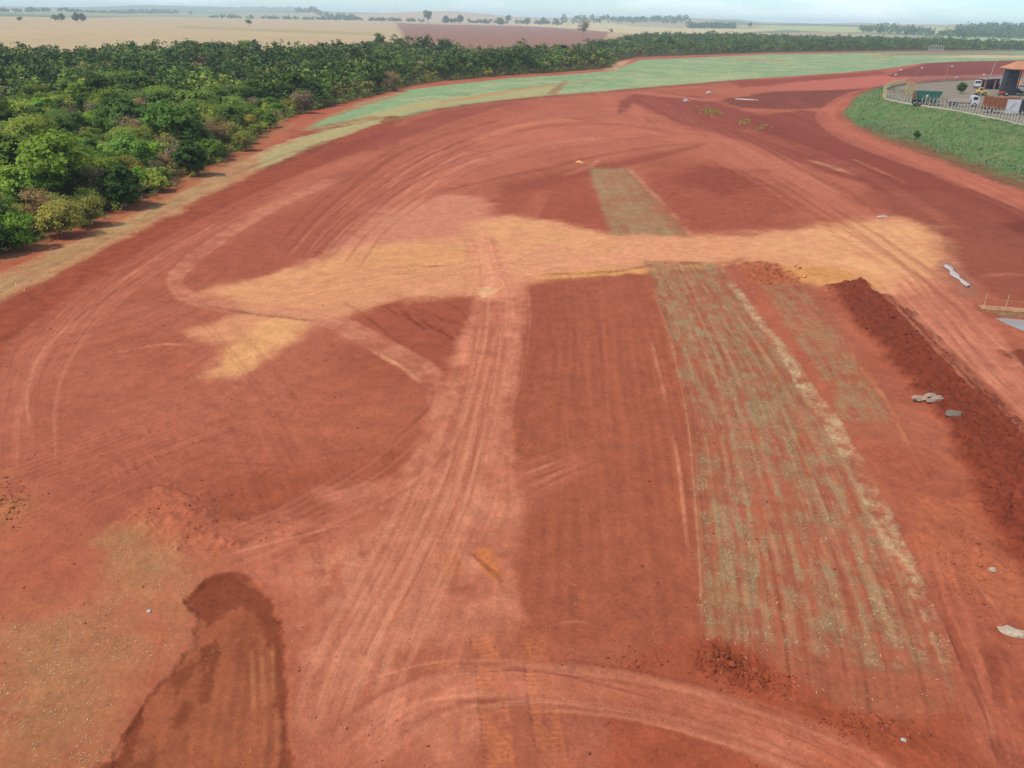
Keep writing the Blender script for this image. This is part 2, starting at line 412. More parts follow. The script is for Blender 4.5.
Band([(866, 120), (895, 131), (940, 146), (980, 160), (1024, 175), (1080, 195)], [(858, 128), (892, 143), (938, 158), (978, 172), (1024, 189), (1080, 210)], C(128, 68, 50), soft=.8, warp=1.4, wscale=2, z=.4, patch=(1.6, .36, .56), alpha=.9, lump=(.9, .2))
Poly(YARD_PX, ASPH, soft=.25, warp=0, region='yard_pavement', z=YARD_Z)

# --- main tilled square, stubble strip and everything around it
Poly([(530, 277), (600, 272), (650, 268), (690, 420), (706, 640), (640, 652), (560, 645), (530, 625), (514, 580), (520, 530), (585, 468), (508, 470), (514, 400), (524, 330)],
     C(162, 86, 64), soft=.5, warp=.35, wscale=2, rows=((610, 275), (640, 500), .75, .06, .03))
Poly([(524, 278), (560, 275), (570, 320), (530, 400), (516, 420), (522, 330)], C(152, 78, 60), soft=1.2, warp=.8, wscale=2.5, alpha=.6)
Poly([(250, 420), (330, 380), (430, 400), (400, 470), (330, 490), (260, 480), (200, 470)], C(172, 92, 70), soft=3, warp=2, wscale=5, alpha=.6)
Poly([(345, 312), (400, 300), (440, 296), (470, 298), (468, 336), (452, 378), (430, 368), (400, 348), (365, 328)], C(158, 80, 60), soft=.6, warp=.5, wscale=2)
Poly([(180, 480), (300, 470), (404, 440), (400, 455), (395, 476), (340, 490), (300, 502), (240, 500)], C(158, 80, 58), soft=1.2, warp=1.2, wscale=2.5, alpha=.65)  # dark shadows left of the haul road, painted onto the soil
Poly([(212, 500), (232, 486), (260, 484), (286, 498), (280, 510), (250, 518), (222, 520)], C(156, 80, 58), soft=.5, warp=.3, wscale=2, alpha=.9, dz=-.1)

# sand spread
Poly([(330, 250), (398, 206), (450, 194), (490, 200), (500, 228), (470, 252), (380, 262)], C(204, 130, 108), soft=2.0, warp=1.8, wscale=4, alpha=.85)
Poly([(470, 224), (510, 220), (560, 224), (620, 234), (700, 235), (790, 229), (870, 219), (905, 220), (934, 236), (944, 258), (936, 280), (905, 296), (860, 292), (812, 284), (775, 276), (745, 260),
      (700, 263), (640, 269), (560, 275), (525, 281), (505, 294), (478, 302), (466, 262)], C(212, 143, 108), soft=1.8, warp=2.0, wscale=4, region='sand_spread')
Poly([(203, 291), (240, 281), (300, 266), (332, 252), (400, 242), (475, 236), (482, 290), (440, 297), (385, 298), (345, 316), (318, 326), (292, 340), (262, 360), (236, 376), (207, 377), (216, 360), (238, 338), (200, 340), (190, 334), (230, 318), (250, 312)],
     C(210, 140, 106), soft=1.4, warp=1.3, wscale=2.6, region='sand_spread')
Poly([(480, 222), (530, 222), (600, 234), (640, 244), (620, 258), (560, 252), (520, 250), (490, 244)], C(220, 156, 112), soft=2.5, warp=2.5, wscale=3, alpha=.55, patch=(2.5, .25, .6))
Poly([(790, 236), (870, 222), (920, 226), (940, 254), (926, 276), (890, 276), (820, 262), (760, 250)], C(226, 166, 120), soft=3.5, warp=2.5, wscale=3, alpha=.65, patch=(3.0, .2, .55))
Poly([(800, 264), (850, 268), (880, 288), (840, 288), (800, 280), (775, 268)], C(206, 140, 84), soft=1, warp=1, wscale=2, alpha=.8, lump=(.7, .12))
Poly([(208, 292), (250, 282), (310, 268), (345, 256), (352, 270), (300, 284), (260, 300)], C(220, 156, 108), soft=1.8, warp=2, wscale=2, alpha=.6, patch=(1.5, .25, .6))
Poly([(212, 372), (235, 344), (262, 322), (300, 316), (312, 322), (285, 340), (240, 372)], C(222, 160, 110), soft=.8, warp=.9, wscale=1.5, alpha=.7)
Poly([(360, 250), (420, 244), (470, 246), (470, 262), (420, 268), (370, 270)], C(214, 150, 104), soft=1.5, warp=1.5, wscale=2, alpha=.6)
Poly([(535, 276), (600, 271), (700, 264), (745, 262), (700, 268), (620, 275), (540, 281)], C(212, 148, 92), soft=.4, warp=.5, wscale=1.5, alpha=.9, lump=(.5, .12))
path([(250, 236), (275, 240), (300, 247), (322, 256)], [3, 4, 4, 2], color=C(128, 60, 44), soft=.6, warp=.8, wscale=1.2, alpha=.65, patch=(1.0, .45, .6), lump=(.5, .1))
for dy, al in ((0, .8), (6, .6)):
    path([(388, 268 + dy), (420, 267 + dy), (470, 269 + dy)], 1.3, color=C(146, 86, 58), soft=.2, warp=.5, wscale=2, alpha=al, patch=(1.6, .4, .6), dz=-.06, ends=2)
path([(440, 296), (465, 292), (482, 292)], [2, 4, 4], color=C(216, 146, 112), soft=.4, warp=.5, wscale=1, alpha=.9, lump=(.5, .15))
for k in range(9):   # scraper bites on the dark triangle
    x = 385 + k * 9 + random.uniform(-3, 3); y = 302 + k * 1.0 + random.uniform(0, 26)
    path([(x, y), (x + 16, y + 11)], .7, color=RED_DD, soft=.12, warp=.25, alpha=.75, dz=-.05)

# lanes crossing the sand
L_SAND = [(470, 262), (540, 256), (620, 252), (700, 248), (780, 246), (860, 244), (930, 250)]
Band([(x, y - 9) for x, y in L_SAND], [(x, y + 10) for x, y in L_SAND], PALE, soft=1.0, warp=.3, wscale=4, alpha=.5, lane=(.35, .45, .05), ends=6)
sweep([(500, 285), (560, 264), (640, 256), (720, 252)], [5, 5, 4, 3], PALE, .55, (.35, .5, .05))
sweep([(330, 318), (380, 300), (430, 288), (475, 282)], [3, 4, 4, 4], C(214, 146, 116), .7, (.35, .35, .05))
# loop lane
Poly([(196, 268), (230, 240), (290, 208), (345, 190), (350, 215), (330, 248), (250, 276), (205, 286)], C(160, 82, 64), soft=1.6, warp=1.2, wscale=3, alpha=.7)
path([(345, 176), (320, 186), (280, 204), (240, 226), (205, 250), (181, 270), (175, 282), (182, 293), (203, 302), (250, 309), (290, 314), (318, 319), (345, 327), (375, 342), (404, 359), (428, 376), (442, 395), (444, 420)],
     [2.6, 2.6, 3, 3.4, 4, 4.8, 5, 5, 4.6, 4.2, 4.2, 5, 5.6, 6.4, 7.6, 8.6, 9.6, 10.5], color=C(206, 132, 108), soft=.35, warp=.5, wscale=1.5, alpha=.85, region='dirt_track', lane=(.45, .26, .06), ends=5)
path([(196, 304), (250, 313), (300, 319), (330, 324)], .9, color=C(140, 82, 60), soft=.12, warp=.15, alpha=.8, dz=-.06, ends=2)
path([(372, 350), (402, 368), (424, 386)], 1.0, color=C(226, 156, 124), soft=.15, warp=.15, alpha=.8, dz=.08, ends=1)

# central haul road
Band([(466, 236), (470, 262), (476, 300), (462, 340), (448, 380), (434, 412), (412, 462), (396, 505), (352, 560), (318, 620), (296, 680), (294, 790)],
     [(492, 236), (500, 262), (524, 290), (522, 330), (516, 380), (511, 430), (510, 470), (520, 510), (514, 560), (520, 610), (500, 660), (440, 790)],
     C(206, 127, 103), soft=.6, warp=.9, region='dirt_track', lane=(.55, .24, .06), ends=3)
Band([(480, 305), (472, 360), (458, 420), (438, 490), (400, 560), (350, 640)], [(500, 305), (496, 360), (486, 420), (474, 490), (450, 560), (420, 640)],
     C(172, 94, 72), soft=.5, warp=.5, alpha=.85, lane=(.3, .3, .08), patch=(2.2, .18, .45), ends=4)
Band([(496, 300), (498, 360), (492, 420), (482, 480)], [(506, 300), (508, 360), (500, 420), (496, 480)], C(190, 108, 88), soft=.25, warp=.2, alpha=.8, tread=(.35, .25), ends=3)
Band([(505, 300), (507, 350), (503, 400)], [(520, 300), (520, 350), (514, 400)], C(214, 132, 110), soft=.25, warp=.2, alpha=.7, tread=(.45, .2), ends=3)
path([(478, 236), (486, 262), (492, 290)], 4, color=C(222, 150, 116), soft=.3, warp=.2, alpha=.8, lane=(.25, .3, .04), ends=2)
Poly([(478, 292), (488, 287), (498, 290), (492, 297), (482, 298)], C(232, 178, 140), soft=.3, warp=.4, wscale=1, alpha=.8)
Band([(496, 470), (540, 455), (600, 440)], [(505, 520), (545, 492), (600, 462)], C(196, 110, 90), soft=.5, warp=.3, alpha=.75, lane=(.3, .4, .05), ends=4)
Poly([(300, 490), (400, 476), (396, 500), (330, 505)], C(204, 122, 100), soft=1.0, warp=.8, wscale=2, alpha=.7, lump=(1.0, .06))
Poly([(210, 540), (300, 508), (395, 500), (360, 555), (320, 610), (285, 600), (262, 580), (230, 565)], C(190, 108, 86), soft=1.0, warp=1.0, wscale=2.0, alpha=.85, patch=(2.0, .2, .5))
Poly([(300, 560), (350, 545), (380, 560), (340, 610), (310, 620)], C(212, 138, 112), soft=1.2, warp=1.2, wscale=1.5, alpha=.5, patch=(1.0, .4, .6))

# lower left: mound, stubble, wet scrape
Poly([(-80, 470), (10, 470), (20, 515), (0, 555), (-80, 570)], C(178, 112, 74), soft=1.2, warp=1, wscale=2, alpha=.7, lump=(.6, .1))
Poly([(134, 512), (150, 494), (170, 488), (196, 498), (214, 520), (230, 545), (190, 548), (150, 530)], C(180, 98, 74), soft=.8, warp=.8, wscale=1.2, dz=.22, lump=(.6, .14))
STUB = Poly([(92, 540), (130, 527), (180, 548), (204, 568), (196, 610), (182, 660), (140, 710), (104, 790), (-60, 790), (-60, 590), (30, 612), (88, 600), (108, 575)],
     C(180, 113, 82), soft=1.2, warp=1.1, wscale=1.6, key='stubble', alpha=.7, patch=(1.4, .12, .5), region='stubble_patch')
Poly([(20, 600), (90, 640), (110, 690), (60, 750), (0, 740), (-20, 640)], C(160, 122, 86), soft=1.6, warp=1.5, wscale=1.6, alpha=.3)
Poly([(96, 545), (128, 528), (176, 550), (190, 575), (150, 588), (110, 572)], C(176, 130, 92), soft=1.2, warp=1.2, wscale=1.2, alpha=.4)
SCR = [(106, 790), (126, 733), (145, 697), (168, 678), (194, 646), (198, 617), (187, 599), (206, 579), (232, 571), (258, 583), (274, 604), (284, 649), (287, 700), (291, 790)]
Poly(SCR, C(160, 88, 63), soft=.14, warp=.22, wscale=.7, region='ground', dz=-.12, rows=((212, 700), (228, 600), .5, .09, .03))
Poly([(187, 599), (206, 579), (232, 571), (258, 583), (274, 604), (284, 649), (287, 700), (291, 790), (280, 790), (277, 700), (270, 640), (258, 612), (240, 600), (222, 615), (206, 625), (198, 617)],
     C(124, 59, 41), soft=.12, warp=.3, wscale=.8, alpha=.8)
Poly([(196, 646), (206, 640), (218, 632), (222, 650), (212, 690), (198, 706), (204, 668)], C(128, 64, 42), soft=.1, warp=.25, wscale=.6, alpha=.8)
Poly([(170, 678), (190, 656), (194, 664), (176, 690)], C(134, 68, 44), soft=.1, warp=.2, wscale=.6, alpha=.8)
Poly([(168, 716), (184, 698), (196, 704), (184, 724), (170, 728)], C(132, 66, 44), soft=.1, warp=.2, wscale=.6, alpha=.8)
Poly([(119, 752), (128, 730), (144, 702), (140, 726), (130, 756), (110, 775), (100, 772)], C(126, 62, 42), soft=.1, warp=.25, wscale=.6, alpha=.85)
Poly([(100, 764), (150, 756), (158, 775), (120, 790), (100, 790)], C(124, 64, 44), soft=.3, warp=.4, wscale=.6, alpha=.8)
Poly([(226, 590), (256, 590), (266, 640), (262, 680), (246, 690), (232, 640)], C(140, 72, 50), soft=.5, warp=.5, wscale=1, alpha=.6)
for x0, x1 in ((251, 256), (261, 266), (272, 277)):
    path([(x0, 636), (x0 + 2, 690), (x1, 760)], .9, color=C(196, 128, 90), soft=.10, warp=.12, wscale=1, alpha=.5, dz=.02, ends=1, patch=(.8, .3, .6))
path([(166, 620), (158, 655), (148, 692)], 3, color=C(180, 92, 66), soft=.2, warp=.2, alpha=.7, lane=(.2, .3, .03), ends=1)
Poly([(30, 520), (96, 556), (106, 580), (88, 598), (30, 608), (-40, 590), (-40, 540)], C(176, 94, 72), soft=1.4, warp=1.0, wscale=2, alpha=.75)
Poly([(-60, 440), (60, 420), (140, 440), (200, 420), (240, 450), (130, 500), (90, 520), (30, 500), (-60, 480)], C(172, 92, 72), soft=3, warp=2, wscale=4, alpha=.5,
     rows=((80, 470), (160, 440), .55, .16, .04))

# stubble strips with furrows
STRIP = Band([(646, 262), (655, 285), (669, 330), (682, 380), (691, 430), (699, 510), (705, 580), (706, 640), (706, 700)],
             [(716, 258), (733, 282), (770, 330), (806, 380), (838, 430), (882, 510), (917, 580), (942, 640), (962, 720)],
             C(160, 92, 69), soft=.3, warp=.3, region='stubble_strip', lane=(.55, .34, .12), key='strip')
Band([(648, 264), (656, 285), (670, 330), (683, 380), (694, 430), (703, 510), (709, 580), (712, 650)],
     [(716, 260), (732, 284), (766, 330), (800, 380), (828, 430), (866, 510), (896, 580), (920, 650)],
     STRAW, soft=.6, warp=.6, wscale=1.2, patch=(.8, .40, .60), lane=(.35, .25, 0), alpha=.85, key='straw')
Band([(690, 262), (710, 300), (736, 360), (756, 430)], [(714, 260), (738, 300), (775, 360), (806, 430)], OLIVE, soft=.8, warp=.8, wscale=1.2, patch=(.7, .42, .66), alpha=.5)
Band([(656, 270), (664, 300), (674, 340)], [(674, 268), (688, 300), (704, 340)], C(150, 140, 104), soft=.5, warp=.6, wscale=1, patch=(.7, .4, .62), alpha=.55)
Band([(708, 560), (710, 600), (708, 642)], [(736, 560), (742, 600), (744, 646)], C(156, 132, 96), soft=.3, warp=.3, wscale=.8, patch=(.4, .36, .6), alpha=.8)
Poly([(684, 636), (710, 637), (744, 644), (790, 676), (840, 702), (900, 722), (960, 706), (1000, 790), (600, 790), (620, 660)], C(166, 82, 60), soft=.3, warp=.4, wscale=1, region='ground')
Poly([(690, 646), (720, 640), (752, 650), (775, 668), (760, 690), (720, 680), (695, 665)], C(150, 72, 50), soft=.4, warp=.5, wscale=.8, lump=(.3, .16))
Poly([(790, 690), (850, 712), (920, 735), (960, 750), (940, 768), (880, 745), (800, 712)], C(154, 76, 52), soft=.6, warp=.5, wscale=.8, lump=(.3, .12), alpha=.8)
def strip_line(f, i0=0, i1=9):
    a_ = [(646, 262), (655, 285), (669, 330), (682, 380), (691, 430), (699, 510), (705, 580), (706, 640), (706, 700)]
    b_ = [(716, 258), (733, 282), (770, 330), (806, 380), (838, 430), (882, 510), (917, 580), (942, 640), (962, 720)]
    return [P(p[0] + (q_[0] - p[0]) * f + random.uniform(-.8, .8), p[1] + (q_[1] - p[1]) * f) for p, q_ in zip(a_[i0:i1], b_[i0:i1])]
for f, w_, al_ in ((.05, .05, .5), (.16, .09, .45), (.21, .05, .5), (.34, .05, .8), (.42, .08, .45), (.57, .05, .65), (.66, .10, .4), (.74, .05, .5), (.88, .07, .55)):
    i1_ = 8 if f < .3 else 9
    Tyre(strip_line(f, 0, i1_), 0.0, w_, C(130, 62, 46), al_, -.06, (3.0, .38, .58))
    Tyre(strip_line(f + .03 + random.uniform(0, .04), 0, i1_), 0.0, random.uniform(.06, .16), C(190, 158, 122), .5, .02, (1.0, .44, .64))
Tyre(strip_line(-.02, 1, 8), 0.0, .04, C(206, 146, 112), .8, .03, (2.0, .25, .5))
Tyre(strip_line(.02, 0, 7), 0.0, .05, C(130, 62, 46), .7, -.05, (2.0, .2, .5))
# windrow of straw along the right edge of the strip
path([(733, 284), (762, 322), (786, 352), (806, 388), (824, 412), (842, 440), (862, 474), (878, 508), (894, 540), (910, 574), (930, 612), (946, 660)],
     [2, 2.4, 3.2, 5, 6, 5.5, 6, 7, 7, 6, 5, 3], color=STRAW_L, soft=.15, warp=.35, wscale=.8, alpha=.8, dz=.07, patch=(.35, .24, .50), key='windrow', region='stubble_strip')
Band([(950, 690), (940, 660), (930, 640)], [(956, 706), (950, 660), (946, 640)], STRAW, soft=.2, warp=.3, alpha=.7)
# sparse strip between windrow and heaped soil
Band([(758, 282), (790, 330), (826, 390), (858, 440)], [(812, 282), (846, 330), (884, 390), (918, 440)], C(162, 92, 70), soft=.6, warp=.5, lane=(.4, .2, .05))
Band([(762, 282), (794, 330), (828, 384), (848, 420)], [(796, 282), (832, 330), (866, 384), (884, 420)], C(160, 126, 92), soft=.7, warp=.6, wscale=1.1, patch=(.7, .36, .58), key='straw2')
Poly([(740, 260), (775, 262), (800, 282), (770, 286), (748, 284)], C(170, 92, 64), soft=.6, warp=.8, wscale=1.2, lump=(.5, .3), alpha=.9)
Poly([(752, 292), (764, 290), (800, 350), (836, 398), (826, 402), (790, 356)], C(178, 94, 70), soft=.4, warp=.4, wscale=1.2, alpha=.8)
path([(848, 352), (884, 398), (906, 440), (926, 476), (934, 488)], 1.0, color=C(196, 122, 88), soft=.08, warp=.15, alpha=.8, dz=.06)
# heaped dark soil
Poly([(826, 286), (862, 281), (900, 306), (940, 346), (984, 388), (1030, 436), (1090, 490), (1110, 560), (1030, 580), (990, 520), (966, 468), (946, 428), (916, 392), (884, 356), (852, 320)],
     C(128, 58, 42), dz=.30, soft=.6, warp=.8, wscale=1.5, lump=(.45, .28), key='clods')
Poly([(860, 440), (930, 450), (980, 520), (1010, 580), (1060, 640), (1060, 790), (985, 790), (950, 660), (912, 560), (886, 490)], C(166, 86, 66), soft=1, warp=.8, wscale=1.6, alpha=.8, lump=(.6, .06))
Poly([(905, 500), (960, 500), (1000, 560), (1060, 600), (1060, 640), (980, 600), (920, 560)], C(184, 102, 74), soft=.8, warp=1, wscale=1.2, alpha=.6, lump=(.5, .12))
Poly([(972, 464), (1060, 500), (1060, 610), (1010, 560)], C(136, 62, 46), soft=.6, warp=.8, wscale=1.2, alpha=.8, lump=(.5, .2), key='clods2')
# haul road leaving to the right
Band([(896, 280), (915, 310), (945, 342), (985, 378), (1040, 432), (1100, 490)], [(946, 270), (968, 300), (992, 330), (1024, 366), (1070, 410), (1130, 470)],
     C(206, 126, 104), soft=.6, warp=.4, region='dirt_track', lane=(.5, .25, .07), ends=4)
for off in (0, 14, 30):
    path([(922 + off, 300), (950 + off, 336), (984 + off, 374)], .8, color=C(160, 90, 72), soft=.1, warp=.15, alpha=.6, dz=-.05, patch=(2, .35, .5), ends=2)
Poly([(935, 262), (950, 258), (975, 285), (980, 300), (960, 296)], C(150, 98, 84), soft=.8, warp=.6, wscale=1.5, alpha=.8)
Poly([(1004, 352), (1030, 350), (1060, 372), (1040, 384)], C(126, 58, 42), soft=.5, warp=.6, wscale=1, lump=(.5, .2), alpha=.9)
path([(930, 540), (956, 620), (980, 690), (1010, 780)], 16, color=C(186, 104, 82), soft=.4, warp=.3, alpha=.65, lane=(.3, .4, .1), ends=2)
path([(940, 600), (962, 650), (988, 710), (1006, 770)], 3, color=C(124, 60, 44), soft=.12, warp=.15, alpha=.8, dz=-.12, ends=1)
path([(984, 640), (998, 676), (1002, 712)], 4, color=C(132, 62, 46), soft=.15, warp=.2, alpha=.75, dz=-.1, ends=1)

# bottom cross road, crawler prints
Poly([(430, 640), (520, 622), (560, 640), (640, 652), (700, 690), (760, 720), (720, 716), (600, 684), (480, 676), (400, 690), (360, 690)], C(164, 86, 64), soft=1.2, warp=1.0, wscale=1.5, alpha=.6)
Band([(290, 790), (330, 738), (390, 696), (450, 670), (520, 662), (600, 668), (680, 684), (760, 706), (840, 736), (930, 790)],
     [(350, 800), (374, 766), (420, 730), (470, 710), (530, 702), (600, 710), (680, 730), (750, 756), (820, 790), (860, 830)],
     C(200, 118, 96), soft=.3, warp=.3, region='dirt_track', lane=(.28, .26, .06), alpha=.92)
path([(420, 670), (480, 664), (560, 667), (640, 677), (720, 696)], 1.4, color=C(206, 122, 98), soft=.1, warp=.1, alpha=.7, dz=.05, ends=2)
path([(400, 706), (470, 695), (540, 696), (620, 704)], 1.2, color=C(208, 126, 102), soft=.1, warp=.1, alpha=.7, dz=.04, ends=2)
path([(450, 671), (520, 669), (600, 677), (680, 693)], 1.1, color=C(120, 60, 44), soft=.08, warp=.1, alpha=.7, dz=-.05, patch=(.8, .3, .5), ends=2)
path([(500, 702), (560, 702), (640, 712), (720, 732)], 1.1, color=C(124, 62, 46), soft=.08, warp=.1, alpha=.6, dz=-.05, patch=(.8, .3, .5), ends=2)
for pts in ([(480, 630), (487, 660), (492, 700), (497, 740), (500, 790)], [(529, 630), (536, 660), (542, 700), (548, 740), (556, 790)]):
    path(pts, [9, 9, 10, 10, 11], color=C(196, 112, 78), soft=.10, warp=.14, wscale=.5, alpha=.9, tread=(.24, .34), dz=-.07, patch=(.7, .26, .56), ends=.8)
Poly([(473, 552), (486, 546), (496, 552), (502, 574), (494, 580), (482, 566)], C(196, 112, 70), soft=.15, warp=.2, wscale=.5, alpha=.85, dz=.02, lump=(.3, .05))
path([(474, 554), (486, 566), (503, 582)], 1.5, color=C(130, 66, 40), soft=.06, warp=.1, alpha=.85, dz=-.06)
path([(446, 552), (452, 566), (450, 580)], 6, color=C(186, 98, 60), soft=.1, warp=.1, alpha=.8, tread=(.25, .4), ends=.4)

# --- single ruts, ridges and graded edges, traced one by one
def rut(pts, hw, light, alpha=.6):
    mid = P(*pts[len(pts) // 2]); pxm = (mid[1] * cp_ + CAM_H * sp_) / FPX
    path(pts, hw, color=(C(214, 138, 114) if light else C(124, 60, 46)), soft=max(.04, pxm * .55 * hw), warp=.25 * pxm * hw + .03, wscale=1.5 + pxm * 6, alpha=alpha,  # the dark tone also paints in the shadow lying in ruts
         dz=(.03 if light else -.05) * min(4.0, pxm / .05), ends=2.0 + pxm * 8, patch=(1.5 + pxm * 14, .18, .5))
cp_, sp_ = math.cos(PITCH), math.sin(PITCH)
for pts in ([(366, 201), (391, 179), (417, 163), (438, 152), (470, 139)], [(438, 192), (475, 184), (511, 176), (547, 169), (583, 159), (641, 148), (700, 143)], [(594, 124), (637, 126), (677, 134)],
            [(532, 277), (571, 274), (613, 272), (656, 264), (707, 261)], [(925, 299), (955, 340), (978, 370), (1010, 408)], [(946, 314), (987, 364), (1014, 394)], [(768, 150), (805, 170), (843, 190), (880, 214)],  # first line here: shadow under the sand's lower edge, painted dark
            [(768, 103), (786, 101), (812, 101)], [(434, 380), (431, 405), (412, 425), (394, 444), (397, 477)], [(526, 360), (518, 400), (508, 430), (505, 462)], [(475, 402), (462, 433), (441, 477), (430, 510)],
            [(494, 536), (504, 524), (518, 510)], [(476, 536), (486, 520)], [(426, 667), (480, 664), (535, 669), (603, 684), (680, 705)], [(419, 704), (480, 701), (560, 705), (640, 722)],
            [(940, 611), (966, 671), (989, 720), (1011, 761)], [(985, 649), (1002, 682), (1002, 709)], [(745, 430), (760, 486), (779, 550)], [(619, 114), (624, 100), (637, 94)], [(641, 114), (655, 125), (677, 131)],
            [(338, 300), (360, 312), (384, 330), (410, 352)], [(440, 300), (462, 312), (472, 330)], [(196, 304), (240, 312), (290, 318)], [(60, 330), (110, 296), (170, 262)], [(220, 180), (270, 160), (330, 140)],
            [(852, 161), (880, 173), (910, 187)], [(880, 300), (905, 330), (935, 362)], [(120, 500), (150, 486), (185, 492)], [(205, 522), (225, 514), (250, 520), (285, 512)], [(300, 500), (340, 488), (394, 472)],
            [(512, 486), (545, 474), (580, 462)], [(514, 502), (548, 484), (584, 466)], [(300, 455), (345, 452), (400, 440)], [(180, 470), (240, 462), (320, 470)]):
    rut(pts, random.uniform(.7, 1.2), False, random.uniform(.5, .75))
for pts in ([(485, 156), (518, 147), (561, 141), (605, 138)], [(402, 197), (430, 172), (470, 150)], [(420, 197), (450, 172), (490, 155)], [(386, 192), (412, 168), (445, 150)], [(498, 274), (526, 256), (571, 241), (620, 238), (700, 240)],
            [(486, 300), (508, 266), (545, 250), (600, 246)], [(480, 223), (489, 259), (498, 292)], [(487, 232), (497, 262), (506, 292)], [(975, 278), (1000, 275), (1030, 276)], [(850, 158), (878, 170), (908, 184)],
            [(770, 156), (805, 176), (843, 197)], [(91, 356), (125, 350), (162, 344), (205, 344)], [(487, 390), (484, 433), (469, 490), (466, 536)], [(330, 707), (371, 680), (433, 663), (484, 660), (560, 664)],
            [(330, 759), (364, 731), (398, 711), (426, 701), (500, 696), (603, 710), (680, 742)], [(364, 762), (398, 731), (446, 711)], [(535, 629), (560, 624), (583, 622), (610, 632)], [(962, 652), (985, 701), (1000, 761)],
            [(651, 340), (674, 437), (685, 520), (692, 580)], [(512, 480), (545, 466), (578, 455)], [(515, 494), (548, 478), (586, 460)], [(332, 246), (350, 226), (380, 205)], [(300, 268), (340, 250), (400, 240)],
            [(30, 430), (28, 390), (44, 350), (80, 318)], [(110, 290), (160, 256), (220, 222)], [(600, 158), (590, 166), (560, 176)], [(210, 560), (250, 548), (300, 536), (360, 520)],
            [(905, 268), (935, 310), (975, 352)], [(960, 560), (990, 600), (1020, 640)]):
    rut(pts, random.uniform(.7, 1.3), True, random.uniform(.5, .75))
for k in range(15):      # bucket comb on the left
    x0, y0 = 96 + k * 6.2 + random.uniform(-1, 1), 458 - k * 1.5
    rut([(x0, y0), (x0 + 9, y0 + 13), (x0 + 15 + random.uniform(-3, 5), y0 + 24 + random.uniform(-5, 6))], .55, k % 2 == 0, .45)
for k in range(9):       # blade chatter on the dark triangle and beside the haul road
    x0, y0 = 384 + k * 8, 305 + (k % 3) * 9
    rut([(x0, y0), (x0 + 10, y0 + 7), (x0 + 20, y0 + 15)], .6, False, .5)

# --- wheel marks crossing the site in families
def tyres(base, n, spread, colors, al=(.35, .65), gauge=(1.7, 2.2), hw=(.06, .15), jit=3.0):
    rr = random.Random(int(base[0][0] * 3 + base[-1][1]))
    for k in range(n):
        off = rr.uniform(-spread, spread); dr_ = rr.uniform(-spread, spread) * .5
        pts = []
        i0 = rr.randrange(0, max(1, len(base) - 3)); i1 = rr.randrange(min(len(base), i0 + 3), len(base) + 1)
        for i in range(i0, i1):
            x0, y0 = base[max(i - 1, 0)]; x1, y1 = base[min(i + 1, len(base) - 1)]
            l = math.hypot(x1 - x0, y1 - y0); nx_, ny_ = -(y1 - y0) / l, (x1 - x0) / l
            o = off + dr_ * (i / len(base) - .5)
            f_ = max(.25, min(1.0, (base[i][1] - 40) / 330.0))
            pts.append(P(base[i][0] + nx_ * o + rr.uniform(-jit, jit) * f_, base[i][1] + ny_ * o * (.35 + .65 * abs(nx_)) + rr.uniform(-jit, jit) * .5 * f_))
        if len(pts) < 2: continue
        c_ = rr.choice(colors)
        w0 = rr.uniform(*hw); pm = (pts[len(pts) // 2][1] * cp_ + CAM_H * sp_) / FPX
        w0 = max(w0, pm * rr.uniform(.45, .8))
        Tyre(pts, rr.uniform(*gauge) if w0 < .42 else 0.0, w0, c_, rr.uniform(*al), rr.choice((-.035, -.02, .02)), (rr.uniform(1.5, 4), .25, .6))
LT, DK, MD = C(208, 132, 108), C(136, 66, 50), C(190, 110, 88)
tyres([(300, 262), (340, 218), (400, 172), (480, 134), (560, 114), (640, 106)], 15, 34, (LT, DK, MD, DK), hw=(.12, .3))
tyres([(340, 262), (380, 215), (440, 178), (520, 152), (620, 140), (720, 140)], 10, 18, (LT, DK, MD), hw=(.12, .3))
tyres([(490, 250), (497, 320), (482, 400), (458, 480), (425, 560), (370, 660), (335, 770)], 16, 26, (LT, C(168, 92, 72), C(220, 146, 120)))
tyres([(330, 770), (400, 712), (500, 684), (640, 694), (780, 734), (890, 785)], 12, 16, (LT, DK, MD), hw=(.07, .15))
tyres([(895, 268), (950, 326), (1010, 386), (1070, 450)], 12, 24, (LT, C(168, 92, 72), C(222, 150, 124)))
tyres([(260, 308), (350, 286), (470, 266), (600, 252), (750, 246), (920, 246)], 12, 13, (C(232, 176, 132), C(194, 124, 90), C(204, 128, 98)))
tyres([(640, 100), (700, 130), (780, 172), (860, 222), (920, 262), (990, 320)], 14, 24, (LT, DK, MD), hw=(.15, .35))
tyres([(30, 470), (40, 380), (90, 310), (170, 252), (280, 198), (380, 152)], 9, 16, (LT, MD, C(150, 76, 58)))
tyres([(20, 520), (140, 450), (270, 408), (420, 396)], 11, 34, (MD, DK, MD, C(196, 112, 90)), (.18, .4))
tyres([(190, 330), (250, 400), (290, 470), (320, 560), (330, 640)], 8, 28, (MD, DK), (.18, .38))
tyres([(590, 278), (612, 380), (625, 500), (632, 620)], 14, 66, (C(180, 100, 78), C(140, 70, 54)), (.18, .42), hw=(.08, .18))
tyres([(500, 500), (560, 470), (640, 440), (700, 425)], 6, 18, (MD, DK), (.2, .4))
tyres([(780, 110), (840, 135), (920, 165), (1030, 215)], 8, 20, (LT, DK), (.25, .45), hw=(.18, .35))
tyres([(950, 560), (975, 640), (1000, 720), (1020, 790)], 7, 22, (MD, DK), (.25, .5), hw=(.07, .14))
tyres([(200, 560), (300, 520), (390, 470), (440, 420)], 7, 18, (LT, DK), (.2, .4))

